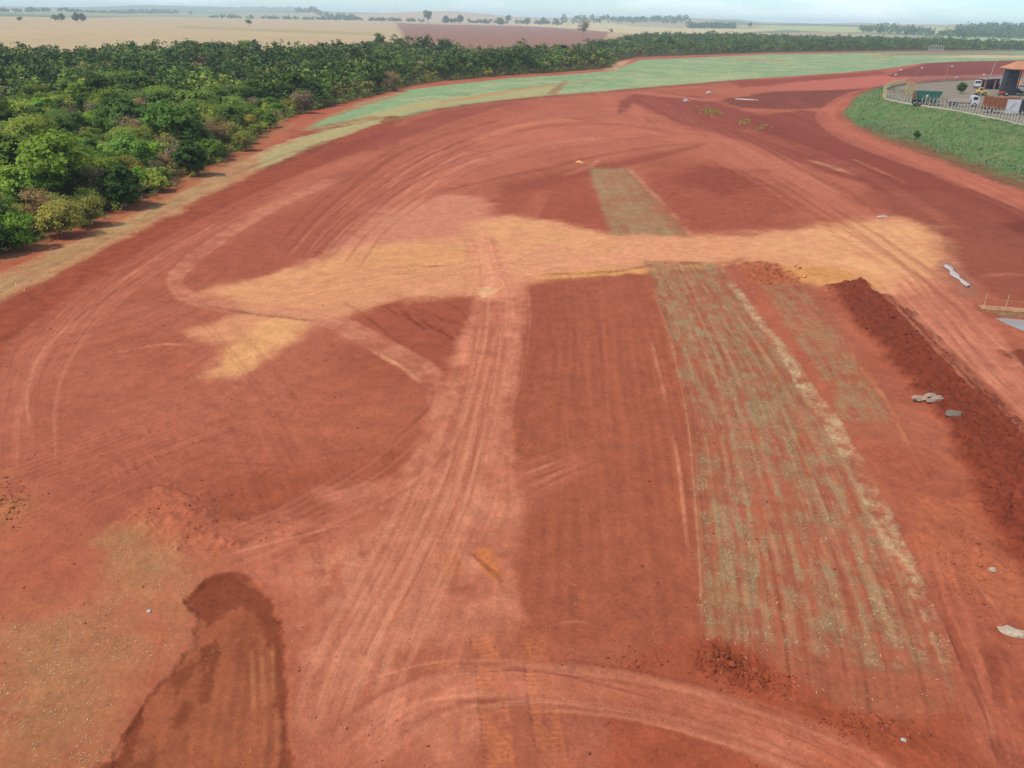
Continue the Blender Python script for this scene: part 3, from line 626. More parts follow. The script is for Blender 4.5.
# ------------------------------------------------------------------ evaluate the ground anywhere
def yard_sdf(X, Y):
    return Poly.sdf(_YS, X, Y)
class _Y: pass
_YS = _Y(); _YS.w = YARD_W
POND = np.array([P(a, b) for a, b in ((986, 312.5), (1003, 312), (1040, 315.5), (1075, 319), (1075, 340), (1036, 334), (1008, 323))])
_PS = _Y(); _PS.w = POND
REGIONS = ['ground']

def terrain(X, Y, want_keys=False):
    n = len(X)
    d = np.hypot(X, Y)
    base = fbm(X / 9.0, Y / 9.0, 5, 4)
    b2 = fbm(X / 2.2, Y / 2.2, 8, 3)
    k = np.clip((base - .5) * 2.6 + .5, 0, 1)[:, None]
    col = RED_D * (1 - k) * .55 + RED * (1 - k) * .45 + (RED * .75 + PINK2 * .25) * k
    fine = sstep(420, 60, d)
    # scattered scraper and tyre marks in broad sweeping families
    th = (fbm(X / 60.0, Y / 60.0, 77, 2) - .5) * 3.0
    for j in range(2):
        u = X * np.cos(th + j * 1.2) + Y * np.sin(th + j * 1.2)
        v = -X * np.sin(th + j * 1.2) + Y * np.cos(th + j * 1.2)
        st = vnoise(v / .45, u / 14.0, 40 + j)
        gate = sstep(.48, .7, fbm(X / 14.0, Y / 14.0, 60 + j, 3))
        col = col * (1 + ((st - .5) * .26 * gate * fine)[:, None])
    col = col * (1 + ((fbm(X / 1.1, Y / 1.1, 9, 5, .72) - .5) * .36 * fine)[:, None])
    Z = (fbm(X / 25.0, Y / 25.0, 3, 3) - .5) * .5 * sstep(600, 100, d) + (b2 - .5) * .08 + (vnoise(X / .28, Y / .28, 10) - .5) * .035 * sstep(120, 50, d)
    reg = np.zeros(n, np.int16)
    keys = {}
    far = sstep(650, 1300, d)[:, None]
    fcol = FARG * (0.7 + .6 * fbm(X / 500.0, Y / 260.0, 21, 3))[:, None]
    pk = vnoise(X / 420.0, Y / 300.0, 23)[:, None]
    fcol = np.where(pk > .62, TAN * .85, np.where(pk < .3, C(96, 116, 74), fcol))
    col = col * (1 - far) + fcol * far
    for f in FEATURES:
        sel, a, t, s = f.mask(X, Y)
        if not len(sel):
            continue
        tk = np.nonzero(a > .004)[0]
        if not len(tk):
            continue
        sel, a = sel[tk], a[tk]
        if t is not None: t, s = t[tk], s[tk]
        a = np.clip(a, 0, 1) * f.alpha
        x, y = X[sel], Y[sel]
        full = a
        if f.patch:
            sc_, lo, hi = f.patch
            if t is not None:
                q = .55 * fbm(t / (sc_ * .45), s / (sc_ * 3.0), 51, 3) + .45 * fbm(x / sc_, y / sc_, 52, 4, .65)
            else:
                q = fbm(x / sc_, y / sc_, 53, 4, .65)
            a = a * sstep(lo, hi, q)
        if f.key and want_keys:
            kk = np.zeros(n); kk[sel] = a; keys[f.key] = kk
        if f.color is not None:
            c = np.repeat(f.color[None, :], len(sel), 0)
            mod = 1.0 + (0 if getattr(f, 'plain', False) else (fbm(x / 1.3, y / 1.3, 12, 5, .7) - .5) * .38)
            mod = mod * np.ones(len(sel))
            ln = getattr(f, 'lane', None)
            rw = getattr(f, 'rows', None)
            if ln:
                st = .40 * vnoise(t / ln[0], s / 24.0, 14) + .34 * vnoise(t / (ln[0] * .45), s / 9.0, 15) + .26 * vnoise(t / (ln[0] * .22), s / 4.0, 19)
                mod = mod * (1 + (st - .5) * 2 * ln[1])
                Z[sel] += full * (st - .55) * ln[2] * 2
            if rw:
                wob = t + (fbm(s / 16.0, t / 12.0, 16, 2) - .5) * rw[1] * 1.4
                st = .5 + .28 * np.sin(wob * 2 * math.pi / rw[1]) * (2.0 * vnoise(t / rw[1] / 5, s / 14.0, 17)) + .9 * (vnoise(wob / (rw[1] * .6), s / 20.0, 18) - .5)
                mod = mod * (1 + (st - .5) * 2 * rw[2])
                Z[sel] += full * (st - .5) * rw[3]
            td = getattr(f, 'tread', None)
            if td:
                tr = np.sin(s * 2 * math.pi / td[0] + np.abs(t) * 2.0) * (.25 + 1.3 * vnoise(s / .7, t / .35, 20)) + (vnoise(s / .3, t / .2, 21) - .5) * .8
                mod = mod * (1 + tr * td[1] * .45)
                Z[sel] += full * tr * .035
            c = c * mod[:, None]
            col[sel] = col[sel] * (1 - a[:, None]) + c * a[:, None]
        if f.dz:
            Z[sel] += full * f.dz
        if f.lump:
            Z[sel] += full * (fbm(x / f.lump[0], y / f.lump[0], 71, 4, .6) - .35) * f.lump[1] * 2
            lm = fbm(x / f.lump[0] * 1.3, y / f.lump[0] * 1.3, 72, 3, .7)
            col[sel] *= (1 + (lm - .5) * .5 * full)[:, None]
        if f.region:
            if f.region not in REGIONS:
                REGIONS.append(f.region)
            reg[sel] = np.where(full > .5, REGIONS.index(f.region), reg[sel])
    # the yard stands on an embankment
    ys = yard_sdf(X, Y)
    lift = np.where(ys < 0, 1.0, sstep(22, 0.3, ys))
    near = sstep(1500, 900, d)
    bump = (fbm(X / 1.3, Y / 1.3, 81, 3) - .5) * .35 * sstep(0, 2, ys) * sstep(22, 12, ys)
    Z = np.where(ys < .4, Z * sstep(-1, .4, ys), Z) + lift * YARD_Z * near + bump
    # the puddle beside the haul road
    ps = Poly.sdf(_PS, X, Y)
    Z -= 1.0 * (1 - sstep(-.7, .25, ps)) 
    # far hills
    hf = sstep(1900, 5200, d)
    hill = fbm(X / 1900.0 + 3.1, Y / 1500.0 + 1.7, 141, 4, .5)
    Z += hf * (np.clip(hill - .36, 0, 1) * 130.0)
    reg = np.where((reg == 0) & (d > 1000), -1, reg)
    return (Z, col, reg, keys) if want_keys else (Z, col, reg)

# ------------------------------------------------------------------ materials
MATS = {}
def mat(name, color, rough=.7, metal=0.0, var=.12, scale=6.0, bump=0.0, spec=.3, coat=0.0, trans=0.0):
    if name in MATS:
        return MATS[name]
    m = bpy.data.materials.new(name)
    m.use_nodes = True
    t = m.node_tree
    b = t.nodes['Principled BSDF']
    b.inputs['Roughness'].default_value = rough
    b.inputs['Metallic'].default_value = metal
    b.inputs['Specular IOR Level'].default_value = spec
    b.inputs['Coat Weight'].default_value = coat
    tcn = t.nodes.new('ShaderNodeTexCoord')
    nz = t.nodes.new('ShaderNodeTexNoise')
    nz.inputs['Scale'].default_value = scale
    nz.inputs['Detail'].default_value = 6
    rp = t.nodes.new('ShaderNodeMapRange')
    rp.inputs['From Min'].default_value = .3; rp.inputs['From Max'].default_value = .7
    rp.inputs['To Min'].default_value = 1 - var; rp.inputs['To Max'].default_value = 1 + var
    mu = t.nodes.new('ShaderNodeVectorMath'); mu.operation = 'SCALE'
    mu.inputs[0].default_value = tuple(float(c) for c in color)
    t.links.new(tcn.outputs['Object'], nz.inputs['Vector'])
    t.links.new(nz.outputs['Fac'], rp.inputs['Value'])
    t.links.new(rp.outputs['Result'], mu.inputs['Scale'])
    t.links.new(mu.outputs['Vector'], b.inputs['Base Color'])
    if bump:
        bp = t.nodes.new('ShaderNodeBump')
        bp.inputs['Strength'].default_value = .6
        bp.inputs['Distance'].default_value = bump
        t.links.new(nz.outputs['Fac'], bp.inputs['Height'])
        t.links.new(bp.outputs['Normal'], b.inputs['Normal'])
    MATS[name] = m
    return m

def soil_material():
    m = bpy.data.materials.new('soil')
    m.use_nodes = True
    t = m.node_tree
    b = t.nodes['Principled BSDF']
    b.inputs['Roughness'].default_value = .95
    b.inputs['Specular IOR Level'].default_value = .1
    at = t.nodes.new('ShaderNodeAttribute'); at.attribute_name = 'soil'
    tcn = t.nodes.new('ShaderNodeTexCoord')
    fac = None; hgt = None
    for scale, det, lo, hi, hw in ((.9, 8, .89, 1.11, .6), (5.0, 6, .88, 1.12, .35), (19.0, 3, .86, 1.14, .10)):
        n_ = t.nodes.new('ShaderNodeTexNoise')
        n_.inputs['Scale'].default_value = scale; n_.inputs['Detail'].default_value = det; n_.inputs['Roughness'].default_value = .72
        t.links.new(tcn.outputs['Object'], n_.inputs['Vector'])
        mr = t.nodes.new('ShaderNodeMapRange')
        mr.inputs['From Min'].default_value = .34; mr.inputs['From Max'].default_value = .66
        mr.inputs['To Min'].default_value = lo; mr.inputs['To Max'].default_value = hi
        t.links.new(n_.outputs['Fac'], mr.inputs['Value'])
        w_ = t.nodes.new('ShaderNodeMath'); w_.operation = 'MULTIPLY'; w_.inputs[1].default_value = hw
        t.links.new(n_.outputs['Fac'], w_.inputs[0])
        if fac is None:
            fac, hgt = mr.outputs['Result'], w_.outputs['Value']
        else:
            mm = t.nodes.new('ShaderNodeMath'); mm.operation = 'MULTIPLY'
            t.links.new(fac, mm.inputs[0]); t.links.new(mr.outputs['Result'], mm.inputs[1]); fac = mm.outputs['Value']
            aa = t.nodes.new('ShaderNodeMath'); aa.operation = 'ADD'
            t.links.new(hgt, aa.inputs[0]); t.links.new(w_.outputs['Value'], aa.inputs[1]); hgt = aa.outputs['Value']
    mu = t.nodes.new('ShaderNodeVectorMath'); mu.operation = 'SCALE'
    t.links.new(at.outputs['Vector'], mu.inputs[0]); t.links.new(fac, mu.inputs['Scale'])
    t.links.new(mu.outputs['Vector'], b.inputs['Base Color'])
    bp = t.nodes.new('ShaderNodeBump'); bp.inputs['Strength'].default_value = 1.0; bp.inputs['Distance'].default_value = .13
    t.links.new(hgt, bp.inputs['Height']); t.links.new(bp.outputs['Normal'], b.inputs['Normal'])
    return m
SOIL = soil_material()

def mesh_np(name, verts, faces_flat, nloop, mats, smooth=False):
    """faces_flat: flat vertex indices, nloop vertices per face"""
    me = bpy.data.meshes.new(name)
    nf = len(faces_flat) // nloop
    me.vertices.add(len(verts)); me.vertices.foreach_set('co', np.asarray(verts, np.float32).ravel())
    me.loops.add(len(faces_flat)); me.loops.foreach_set('vertex_index', np.asarray(faces_flat, np.int32))
    me.polygons.add(nf)
    me.polygons.foreach_set('loop_start', np.arange(0, nf * nloop, nloop, dtype=np.int32))
    if smooth:
        me.polygons.foreach_set('use_smooth', np.ones(nf, bool))
    me.update(calc_edges=True)
    for m in (mats if isinstance(mats, (list, tuple)) else [mats]):
        me.materials.append(m)
    return me

def link(name, me, parent=None, loc=(0, 0, 0), rotz=0.0):
    o = bpy.data.objects.new(name, me)
    COL.objects.link(o)
    o.location = loc
    o.rotation_euler = (0, 0, rotz)
    if parent is not None:
        o.parent = parent
    return o

def tag(o, label, cat=None, group=None, kind=None):
    if label: o['label'] = label
    if cat: o['category'] = cat
    if group: o['group'] = group
    if kind: o['kind'] = kind
    return o

def empty(name, loc, rotz=0.0):
    o = bpy.data.objects.new(name, None)
    COL.objects.link(o)
    o.location = loc
    o.rotation_euler = (0, 0, rotz)
    o.empty_display_size = .3
    return o

# ------------------------------------------------------------------ build the terrain sheet
NR, NC = 1100, 880
q = np.linspace(11 ** -.5, 11000 ** -.5, NR)
dist = q ** -2.0
cp, sp = math.cos(PITCH), math.sin(PITCH)
uu = np.linspace(-.80, .80, NC)
DD, UU = np.meshgrid(dist, uu, indexing='ij')
GX = UU * (DD * cp + CAM_H * sp)
GY = DD.copy()
X, Y = GX.ravel(), GY.ravel()
Z, CC, RG = terrain(X, Y)
V = np.stack([X, Y, Z], 1).reshape(NR, NC, 3)
du = np.zeros_like(V); dv = np.zeros_like(V)
du[:, 1:-1] = V[:, 2:] - V[:, :-2]; du[:, 0] = V[:, 1] - V[:, 0]; du[:, -1] = V[:, -1] - V[:, -2]
dv[1:-1] = V[2:] - V[:-2]; dv[0] = V[1] - V[0]; dv[-1] = V[-1] - V[-2]
NRM = np.cross(du, dv); NRM /= np.linalg.norm(NRM, axis=2, keepdims=True)
NRM = NRM.reshape(-1, 3).astype(np.float32)
V = V.reshape(-1, 3)
idx = np.arange(NR * NC).reshape(NR, NC)
Q = np.stack([idx[:-1, :-1], idx[:-1, 1:], idx[1:, 1:], idx[1:, :-1]], -1).reshape(-1, 4)
FR = RG.reshape(NR, NC)[:-1, :-1].ravel()
GROUND_LABEL = {
    'ground': 'bare red earth of the graded site', 'wood_floor': 'dark leafy soil under the wood', 'crop_field': 'pale green field of young crop behind the earthworks',
    'stubble_field': 'tan stubble field beyond the wood', 'ploughed_field': 'reddish brown ploughed field beyond the wood', 'dirt_lane': 'red dirt lane along the wood edge',
    'grass_verge': 'dry grass verge strip between lane and earthworks', 'dirt_track': 'pale compacted haul tracks on the red earth', 'grass_bank': 'green grassy embankment below the works yard',
    'yard_pavement': 'grey paved surface of the works yard', 'sand_spread': 'yellow sandy soil spread across the site', 'stubble_strip': 'strip of old straw stubble with furrows',
    'stubble_patch': 'straw littered soil in the near left corner', 'hills': 'hazy distant farmland and hills'}
for rid in np.unique(FR):
    nm = 'hills' if rid == -1 else REGIONS[rid]
    fq = Q[FR == rid]
    used, inv = np.unique(fq.ravel(), return_inverse=True)
    me = mesh_np(nm, V[used], inv, 4, SOIL, True)
    ca = me.attributes.new('soil', 'FLOAT_VECTOR', 'POINT')
    ca.data.foreach_set('vector', np.clip(CC[used], .008, .85).astype(np.float32).ravel())
    me.normals_split_custom_set_from_vertices(NRM[used])
    o = link(nm, me)
    tag(o, GROUND_LABEL.get(nm), kind='structure')

def ground_z(x, y):
    z = terrain(np.array([float(x)]), np.array([float(y)]))[0]
    return float(z[0])

def ground_zs(x, y):
    return terrain(np.asarray(x, float), np.asarray(y, float))[0]

# ------------------------------------------------------------------ trees
def leaf_material():
    m = bpy.data.materials.new('leaves')
    m.use_nodes = True
    t = m.node_tree
    b = t.nodes['Principled BSDF']
    out = t.nodes['Material Output']
    b.inputs['Roughness'].default_value = .75
    b.inputs['Specular IOR Level'].default_value = .2
    at = t.nodes.new('ShaderNodeAttribute'); at.attribute_name = 'tint'
    oi = t.nodes.new('ShaderNodeObjectInfo')
    mr = t.nodes.new('ShaderNodeMapRange')
    mr.inputs['To Min'].default_value = .62; mr.inputs['To Max'].default_value = 1.36
    mu = t.nodes.new('ShaderNodeVectorMath'); mu.operation = 'SCALE'
    t.links.new(at.outputs['Fac'], mr.inputs['Value'])
    t.links.new(oi.outputs['Color'], mu.inputs[0]); t.links.new(mr.outputs['Result'], mu.inputs['Scale'])
    t.links.new(mu.outputs['Vector'], b.inputs['Base Color'])
    tr = t.nodes.new('ShaderNodeBsdfTranslucent')
    t.links.new(mu.outputs['Vector'], tr.inputs['Color'])
    mix = t.nodes.new('ShaderNodeMixShader'); mix.inputs['Fac'].default_value = .45
    t.links.new(b.outputs['BSDF'], mix.inputs[1]); t.links.new(tr.outputs['BSDF'], mix.inputs[2])
    t.links.new(mix.outputs['Shader'], out.inputs['Surface'])
    return m

def leafcol_material():
    m = bpy.data.materials.new('mass_leaves')
    m.use_nodes = True
    t = m.node_tree
    b = t.nodes['Principled BSDF']
    b.inputs['Roughness'].default_value = .8
    b.inputs['Specular IOR Level'].default_value = .15
    at = t.nodes.new('ShaderNodeAttribute'); at.attribute_name = 'leafcol'
    t.links.new(at.outputs['Vector'], b.inputs['Base Color'])
    return m
LEAF, LEAFC = leaf_material(), leafcol_material()
BARK = mat('bark', (.12, .09, .065), .9, var=.3, scale=3, bump=.03)
BARK_P = mat('pale_bark', (.30, .25, .19), .9, var=.3, scale=3, bump=.03)

def tube(pts, rad, sides=6):
    """verts, quads of a tapered tube"""
    vs, fs = [], []
    pts = [np.array(p, float) for p in pts]
    for i, p in enumerate(pts):
        d = pts[min(i + 1, len(pts) - 1)] - pts[max(i - 1, 0)]
        d /= np.linalg.norm(d) + 1e-9
        a = np.cross(d, (0.31, .95, .05)); a /= np.linalg.norm(a) + 1e-9
        b = np.cross(d, a)
        for k in range(sides):
            th = 2 * math.pi * k / sides
            vs.append(p + rad[i] * (math.cos(th) * a + math.sin(th) * b))
    for i in range(len(pts) - 1):
        for k in range(sides):
            k2 = (k + 1) % sides
            fs.append((i * sides + k, i * sides + k2, (i + 1) * sides + k2, (i + 1) * sides + k))
    return vs, fs

def leaves(cent, nrm, size, r):
    """rhombic leaf sprays: 4 vertices each"""
    n = len(cent)
    a = np.cross(nrm, r.normal(size=(n, 3))); a /= np.linalg.norm(a, axis=1, keepdims=True) + 1e-9
    b = np.cross(nrm, a); b /= np.linalg.norm(b, axis=1, keepdims=True) + 1e-9
    s = size[:, None]
    asp = r.uniform(.5, 1.0, (n, 1))
    droop = nrm * s * r.uniform(-.25, .25, (n, 1))
    v = np.stack([cent - a * s, cent - b * s * asp + droop, cent + a * s, cent + b * s * asp + droop], 1)
    return v.reshape(-1, 3)

def crown_points(r, n, h, rad, lobes, trunk_f, flat=1.0, loose=0.0, clumps=16):
    """leaf centres and normals through a lobed, gappy crown; also lobe centres for the limbs"""
    lc, lr = [], []
    for i in range(lobes):
        th = 2.4 * i + r.uniform(-.4, .4)
        rr = rad * .62 * math.sqrt((i + .3) / lobes)
        zz = h * (trunk_f + (1 - trunk_f) * r.uniform(.22, .80) * (1 - .35 * (rr / rad) ** 2))
        lc.append((rr * math.cos(th), rr * math.sin(th), zz)); lr.append(rad * r.uniform(.32, .52))
    lc, lr = np.array(lc), np.array(lr)
    per = max(1, n // lobes)
    cs, ns = [], []
    for c, R in zip(lc, lr):
        k = max(5, clumps)
        d = r.normal(size=(k, 3)); d[:, 2] = d[:, 2] * .8 + .25; d /= np.linalg.norm(d, axis=1, keepdims=True)
        cc = c + d * R * r.uniform(.72, 1.12, (k, 1)) * (1, 1, flat)
        w = r.integers(0, k, per)
        p = cc[w] + r.normal(size=(per, 3)) * R * (.20 + loose) * (1, 1, .7)
        nn = d[w] + r.normal(size=(per, 3)) * .55
        nn[:, 2] += .8
        nn /= np.linalg.norm(nn, axis=1, keepdims=True)
        cs.append(p); ns.append(nn)
    cs, ns = np.concatenate(cs), np.concatenate(ns)
    ok = cs[:, 2] > .12 * h * trunk_f
    return cs[ok], ns[ok], lc, lr

def fluff(me, cs, ns, lc, zscale=1.0):
    """shade each spray by the roundness of its bough rather than as a flat card"""
    c0 = lc.mean(0) - (0, 0, 1.5)
    out = cs - c0; out /= np.linalg.norm(out, axis=1, keepdims=True) + 1e-9
    nn = ns * .45 + out * .7 + (0, 0, .55)
    nn /= np.linalg.norm(nn, axis=1, keepdims=True)
    me.normals_split_custom_set_from_vertices(np.repeat(nn, 4, 0).astype(np.float32))

KINDS = {
    # name: (height, radius, lobes, trunk fraction, flatness, looseness, leaves, leaf size, bark, leaf colour)
    'dark':   (8.5, 4.0, 11, .10, .95, .00, 7540, 0.242, BARK, (0.115, 0.211, 0.031)),
    'mid':    (7.5, 3.8, 10, .10, .85, .02, 6670, 0.224, BARK, (0.202, 0.327, 0.042)),
    'bright': (6.5, 3.2, 9, .06, .95, .00, 6380, 0.206, BARK, (0.255, 0.404, 0.037)),
    'light':  (7.0, 3.6, 10, .12, .80, .06, 5510, 0.206, BARK_P, (0.358, 0.445, 0.073)),
    'umbrella': (8.8, 4.6, 12, .34, .45, .03, 5800, 0.224, BARK, (0.225, 0.317, 0.051)),
    'olive':  (5.2, 3.2, 10, .06, .85, .08, 4060, 0.179, BARK_P, (0.389, 0.376, 0.075)),
    'dry':    (5.0, 2.6, 8, .12, .95, .10, 2175, 0.143, BARK_P, (0.36, 0.27, 0.155)),
    'tall':   (11.5, 4.2, 12, .22, .95, .02, 6960, 0.242, BARK, (0.131, 0.220, 0.042)),
}
PROTO = {}
def build_proto(kind, var):
    h, rad, lobes, tf, flat, loose, n, ls, bark, _ = KINDS[kind]
    r = np.random.default_rng(hash_name(kind) + var * 17)
    cs, ns, lc, lr = crown_points(r, n, h, rad, lobes, tf, flat, loose)
    sz = r.uniform(.6, 1.3, len(cs)) * ls
    v = leaves(cs, ns, sz, r)
    me = mesh_np('crown_' + kind, v, np.arange(len(v)), 4, LEAF)
    fluff(me, cs, ns, lc)
    # leaf age colour: sprays vary around their clump
    base = fbm(cs[:, 0] * .9 + var * 7, cs[:, 1] * .9 + cs[:, 2] * .7, 5, 2)
    tint = np.clip(base * .8 + r.uniform(-.22, .32, len(cs)), 0, 1)
    at = me.attributes.new('tint', 'FLOAT', 'FACE'); at.data.foreach_set('value', tint.astype(np.float32))
    vs, fs = [], []
    def add(p, rd, sides=6):
        a, f = tube(p, rd, sides); o = len(vs); vs.extend(a); fs.extend([tuple(i + o for i in q_) for q_ in f])
    fork = np.array((r.uniform(-.2, .2), r.uniform(-.2, .2), h * max(tf, .16) + .4))
    tr = .05 * h ** .9 * .55
    add([(0, 0, -.4), (0, 0, .1), fork * .6, fork], [tr * 1.5, tr * 1.1, tr * .95, tr * .8], 8)
    for c in lc:
        mid = fork * .45 + c * .55 + r.normal(size=3) * .15
        add([fork - (0, 0, .2), mid, c], [tr * .55, tr * .34, tr * .14], 5)
        for j in range(3):
            e = c + r.normal(size=3) * rad * .34 + (0, 0, .3)
            add([mid * .4 + c * .6, c * .4 + e * .6, e], [tr * .2, tr * .12, tr * .05], 4)
    tm = mesh_np('trunk_' + kind, np.array(vs), np.array(fs).ravel(), 4, bark, True)
    return tm, me
def hash_name(s):
    return sum((i + 1) * ord(c) for i, c in enumerate(s))
for kd in KINDS:
    PROTO[kd] = [build_proto(kd, v_) for v_ in range(2)]

def add_tree(name, kind, x, y, scale, label, group=None, cat='tree', z=None, zs=None):
    root = empty(name, (x, y, ground_z(x, y) if z is None else z), random.uniform(0, 6.28))
    sz_ = zs if zs else 1.0
    root.scale = (scale, scale, scale * sz_)
    tm, cm = PROTO[kind][random.randrange(2)]
    link('trunk', tm, root)
    c = link('crown', cm, root)
    k = KINDS[kind][9]
    f = random.uniform(.62, 1.15); hsh = random.uniform(-.14, .26)
    c.color = (k[0] * f * (1 + hsh), k[1] * f, k[2] * f * (1 - hsh), 1)
    tag(root, label, cat, group)
    return root

# singled out trees and bushes on the near edge of the wood
EDGE = [
    (16, 250, 'bright', .70, 'leafy_bush', 'bright green leafy bush at the nearest left end of the wood edge', 'bush'),
    (62, 236, 'olive', .85, 'dry_bush', 'brownish olive dry bush next to the bright green bush at the wood edge', 'bush'),
    (38, 228, 'dry', .9, 'dry_bush', 'brown twiggy bush just behind the bright green bush on the left', 'bush'),
    (88, 226, 'olive', .70, 'dry_bush', 'small grey olive bush on the lane side, left of the dark round tree', 'bush'),
    (50, 205, 'light', .72, 'pale_tree', 'pale yellow green tree rising above the brown bushes near the left edge', 'tree'),
    (126, 207, 'dark', .66, 'round_tree', 'dark green round tree reaching down to the red lane, nearest of the dark ones', 'tree'),
    (98, 204, 'dry', .95, 'dry_bush', 'clump of bare brown stems between pale bushes and the dark round tree', 'bush'),
    (112, 186, 'mid', .78, 'spreading_tree', 'mid green spreading tree behind the dark round lane tree', 'tree'),
    (160, 192, 'light', .48, 'pale_bush', 'low pale green bush at the lane between the two dark round trees', 'bush'),
    (192, 176, 'dark', .66, 'round_tree', 'dark green round tree on the lane bend, farther along than the nearest one', 'tree'),
    (215, 160, 'mid', .62, 'round_tree', 'mid green round tree beside the lane, right of the second dark tree', 'tree'),
    (205, 150, 'dry', 1.05, 'dry_tree', 'brown dry tree standing out of the greenery above the lane bend', 'tree'),
    (243, 150, 'olive', .72, 'dry_bush', 'grey brown bush at the foot of the lane side trees', 'bush'),
    (304, 113, 'dry', 1.15, 'dry_tree', 'pinkish brown leafless tree at the wood edge above the lane end', 'tree'),
    (391, 91, 'dry', 1.25, 'dry_tree', 'grey pink leafless tree at the corner of the crop field', 'tree'),
    (380, 52, 'tall', 1.15, 'tall_tree', 'tallest dark tree standing above the back of the wood by the ploughed field', 'tree'),
    (400, 54, 'tall', .95, 'tall_tree', 'tall dark tree right beside the tallest one at the back of the wood', 'tree'),
    (245, 60, 'umbrella', 1.2, 'umbrella_tree', 'dark umbrella shaped tree with bare stems against the stubble field', 'tree'),
    (192, 58, 'umbrella', 1.1, 'umbrella_tree', 'flat topped tree left of the umbrella shaped one at the back of the wood', 'tree'),
    (212, 58, 'umbrella', 1.0, 'umbrella_tree', 'loose flat topped tree in the back row between two umbrella shaped ones', 'tree'),
]
fixed = []
for (x, y, kd, s, nm, lb, ct) in EDGE:
    p = P(x, y)
    add_tree(nm, kd, p[0], p[1], s, lb, 'trees and bushes of the wood', ct)
    fixed.append((p[0], p[1], KINDS[kd][1] * s))

# fill the wood
wx0, wx1 = WOOD.w[:, 0].min(), WOOD.w[:, 0].max(); wy0, wy1 = WOOD.w[:, 1].min(), WOOD.w[:, 1].max()
cand = []
for step, y0, y1 in ((4.9, wy0, 230), (6.0, 230, 480), (9.0, 480, min(wy1, 1500))):
    gx, gy = np.meshgrid(np.arange(wx0, wx1, step), np.arange(y0, y1, step))
    gx = gx.ravel() + rng.uniform(-.42, .42, gx.size) * step; gy = gy.ravel() + rng.uniform(-.42, .42, gy.size) * step
    dep = gy * cp + CAM_H * sp
    ok = np.abs(gx / dep) < .76
    gx, gy = gx[ok], gy[ok]
    sd = WOOD.sdf(gx, gy)
    ok = sd < -.3
    cand.append(np.stack([gx[ok], gy[ok], sd[ok]], 1))
cand = np.concatenate(cand)
fx = np.array(fixed)
dd = np.sqrt(((cand[:, None, :2] - fx[None, :, :2]) ** 2).sum(2)) - fx[None, :, 2] * .6
cand = cand[dd.min(1) > 0]
cd = np.hypot(cand[:, 0], cand[:, 1])
cand = cand[np.argsort(cd)]; cd = np.sort(cd)
inview = np.abs(cand[:, 0] / (cand[:, 1] * cp + CAM_H * sp)) < .70
LOOK = {'dark': 'dark green rounded tree', 'mid': 'mid green leafy tree', 'bright': 'fresh green dense tree', 'light': 'pale yellow green tree',
        'umbrella': 'flat topped spreading tree', 'olive': 'dull olive bushy tree', 'dry': 'brown leafless tree', 'tall': 'tall dark tree'}
MARKS = [((0, 250), 'the nearest bright green bush'), ((62, 236), 'the brownish bush by the lane'), ((126, 207), 'the nearest round lane tree'),
         ((192, 176), 'the dark tree on the lane bend'), ((243, 150), 'the grey brown lane bush'), ((304, 113), 'the pinkish leafless tree'),
         ((391, 91), 'the crop field corner'), ((0, 170), 'the left frame edge'), ((60, 150), 'the pale tree on the left'), ((130, 140), 'the hollow in the canopy'),
         ((0, 110), 'the upper left frame edge'), ((100, 100), 'the middle of the wood'), ((200, 110), 'the brown dry tree'), ((290, 85), 'the lane end')]
def to_px(x, y, z=0.0):
    c_ = RN.T @ np.array((x, y, z - CAM_H))
    return 512 + FPX * c_[0] / -c_[2], 384 - FPX * c_[1] / -c_[2]
def wood_label(kd, x, y):
    px_, py_ = to_px(x, y)
    (mx_, my_), nm = min(MARKS, key=lambda m_: (m_[0][0] - px_) ** 2 + ((m_[0][1] - py_) * 1.6) ** 2)
    ddx, ddy = px_ - mx_, py_ - my_
    if abs(ddx) < 9 and abs(ddy) < 9: rel = 'close by'
    elif abs(ddy) * 1.6 > abs(ddx): rel = 'above' if ddy < 0 else 'below'
    else: rel = 'left of' if ddx < 0 else 'right of'
    if math.hypot(ddx, ddy * 1.6) > 34 and rel != 'close by': rel = 'well ' + rel
    return LOOK[kd] + ' ' + rel + ' ' + nm.replace('dark tree on the lane bend', 'lane bend tree')
lumps = fbm(cand[:, 0] / 22, cand[:, 1] / 22, 207, 2)
species = fbm(cand[:, 0] / 16, cand[:, 1] / 16, 201, 2)
ind, rest, woodies = 0, [], []
for i, (x, y, sd) in enumerate(cand):
    s = species[i] + random.uniform(-.28, .28)
    kd = 'dark' if s < .30 else 'mid' if s < .46 else 'bright' if s < .54 else 'umbrella' if s < .62 else 'light' if s < .70 else 'olive'
    if cd[i] > 260 and kd in ('light', 'bright'): kd = random.choice(('mid', 'dark', 'olive'))
    if random.random() < .075: kd = 'dry'
    if sd > -2.5 and random.random() < .6: kd = random.choice(('olive', 'light', 'olive', 'mid'))
    if cd[i] > 220 and random.random() < .12: kd = 'tall'
    sc = random.uniform(.6, 1.15) * (.55 + .95 * lumps[i]) * (1.0 if sd < -6 else .82 if sd < -2.5 else .5)
    if kd == 'tall': sc *= .8
    if ind < 262 and inview[i]:
        woodies.append((add_tree('tree', kd, x, y, sc, wood_label(kd, x, y), 'trees and bushes of the wood'), to_px(x, y)[0]))
        ind += 1
    else:
        rest.append((x, y, kd, sc))

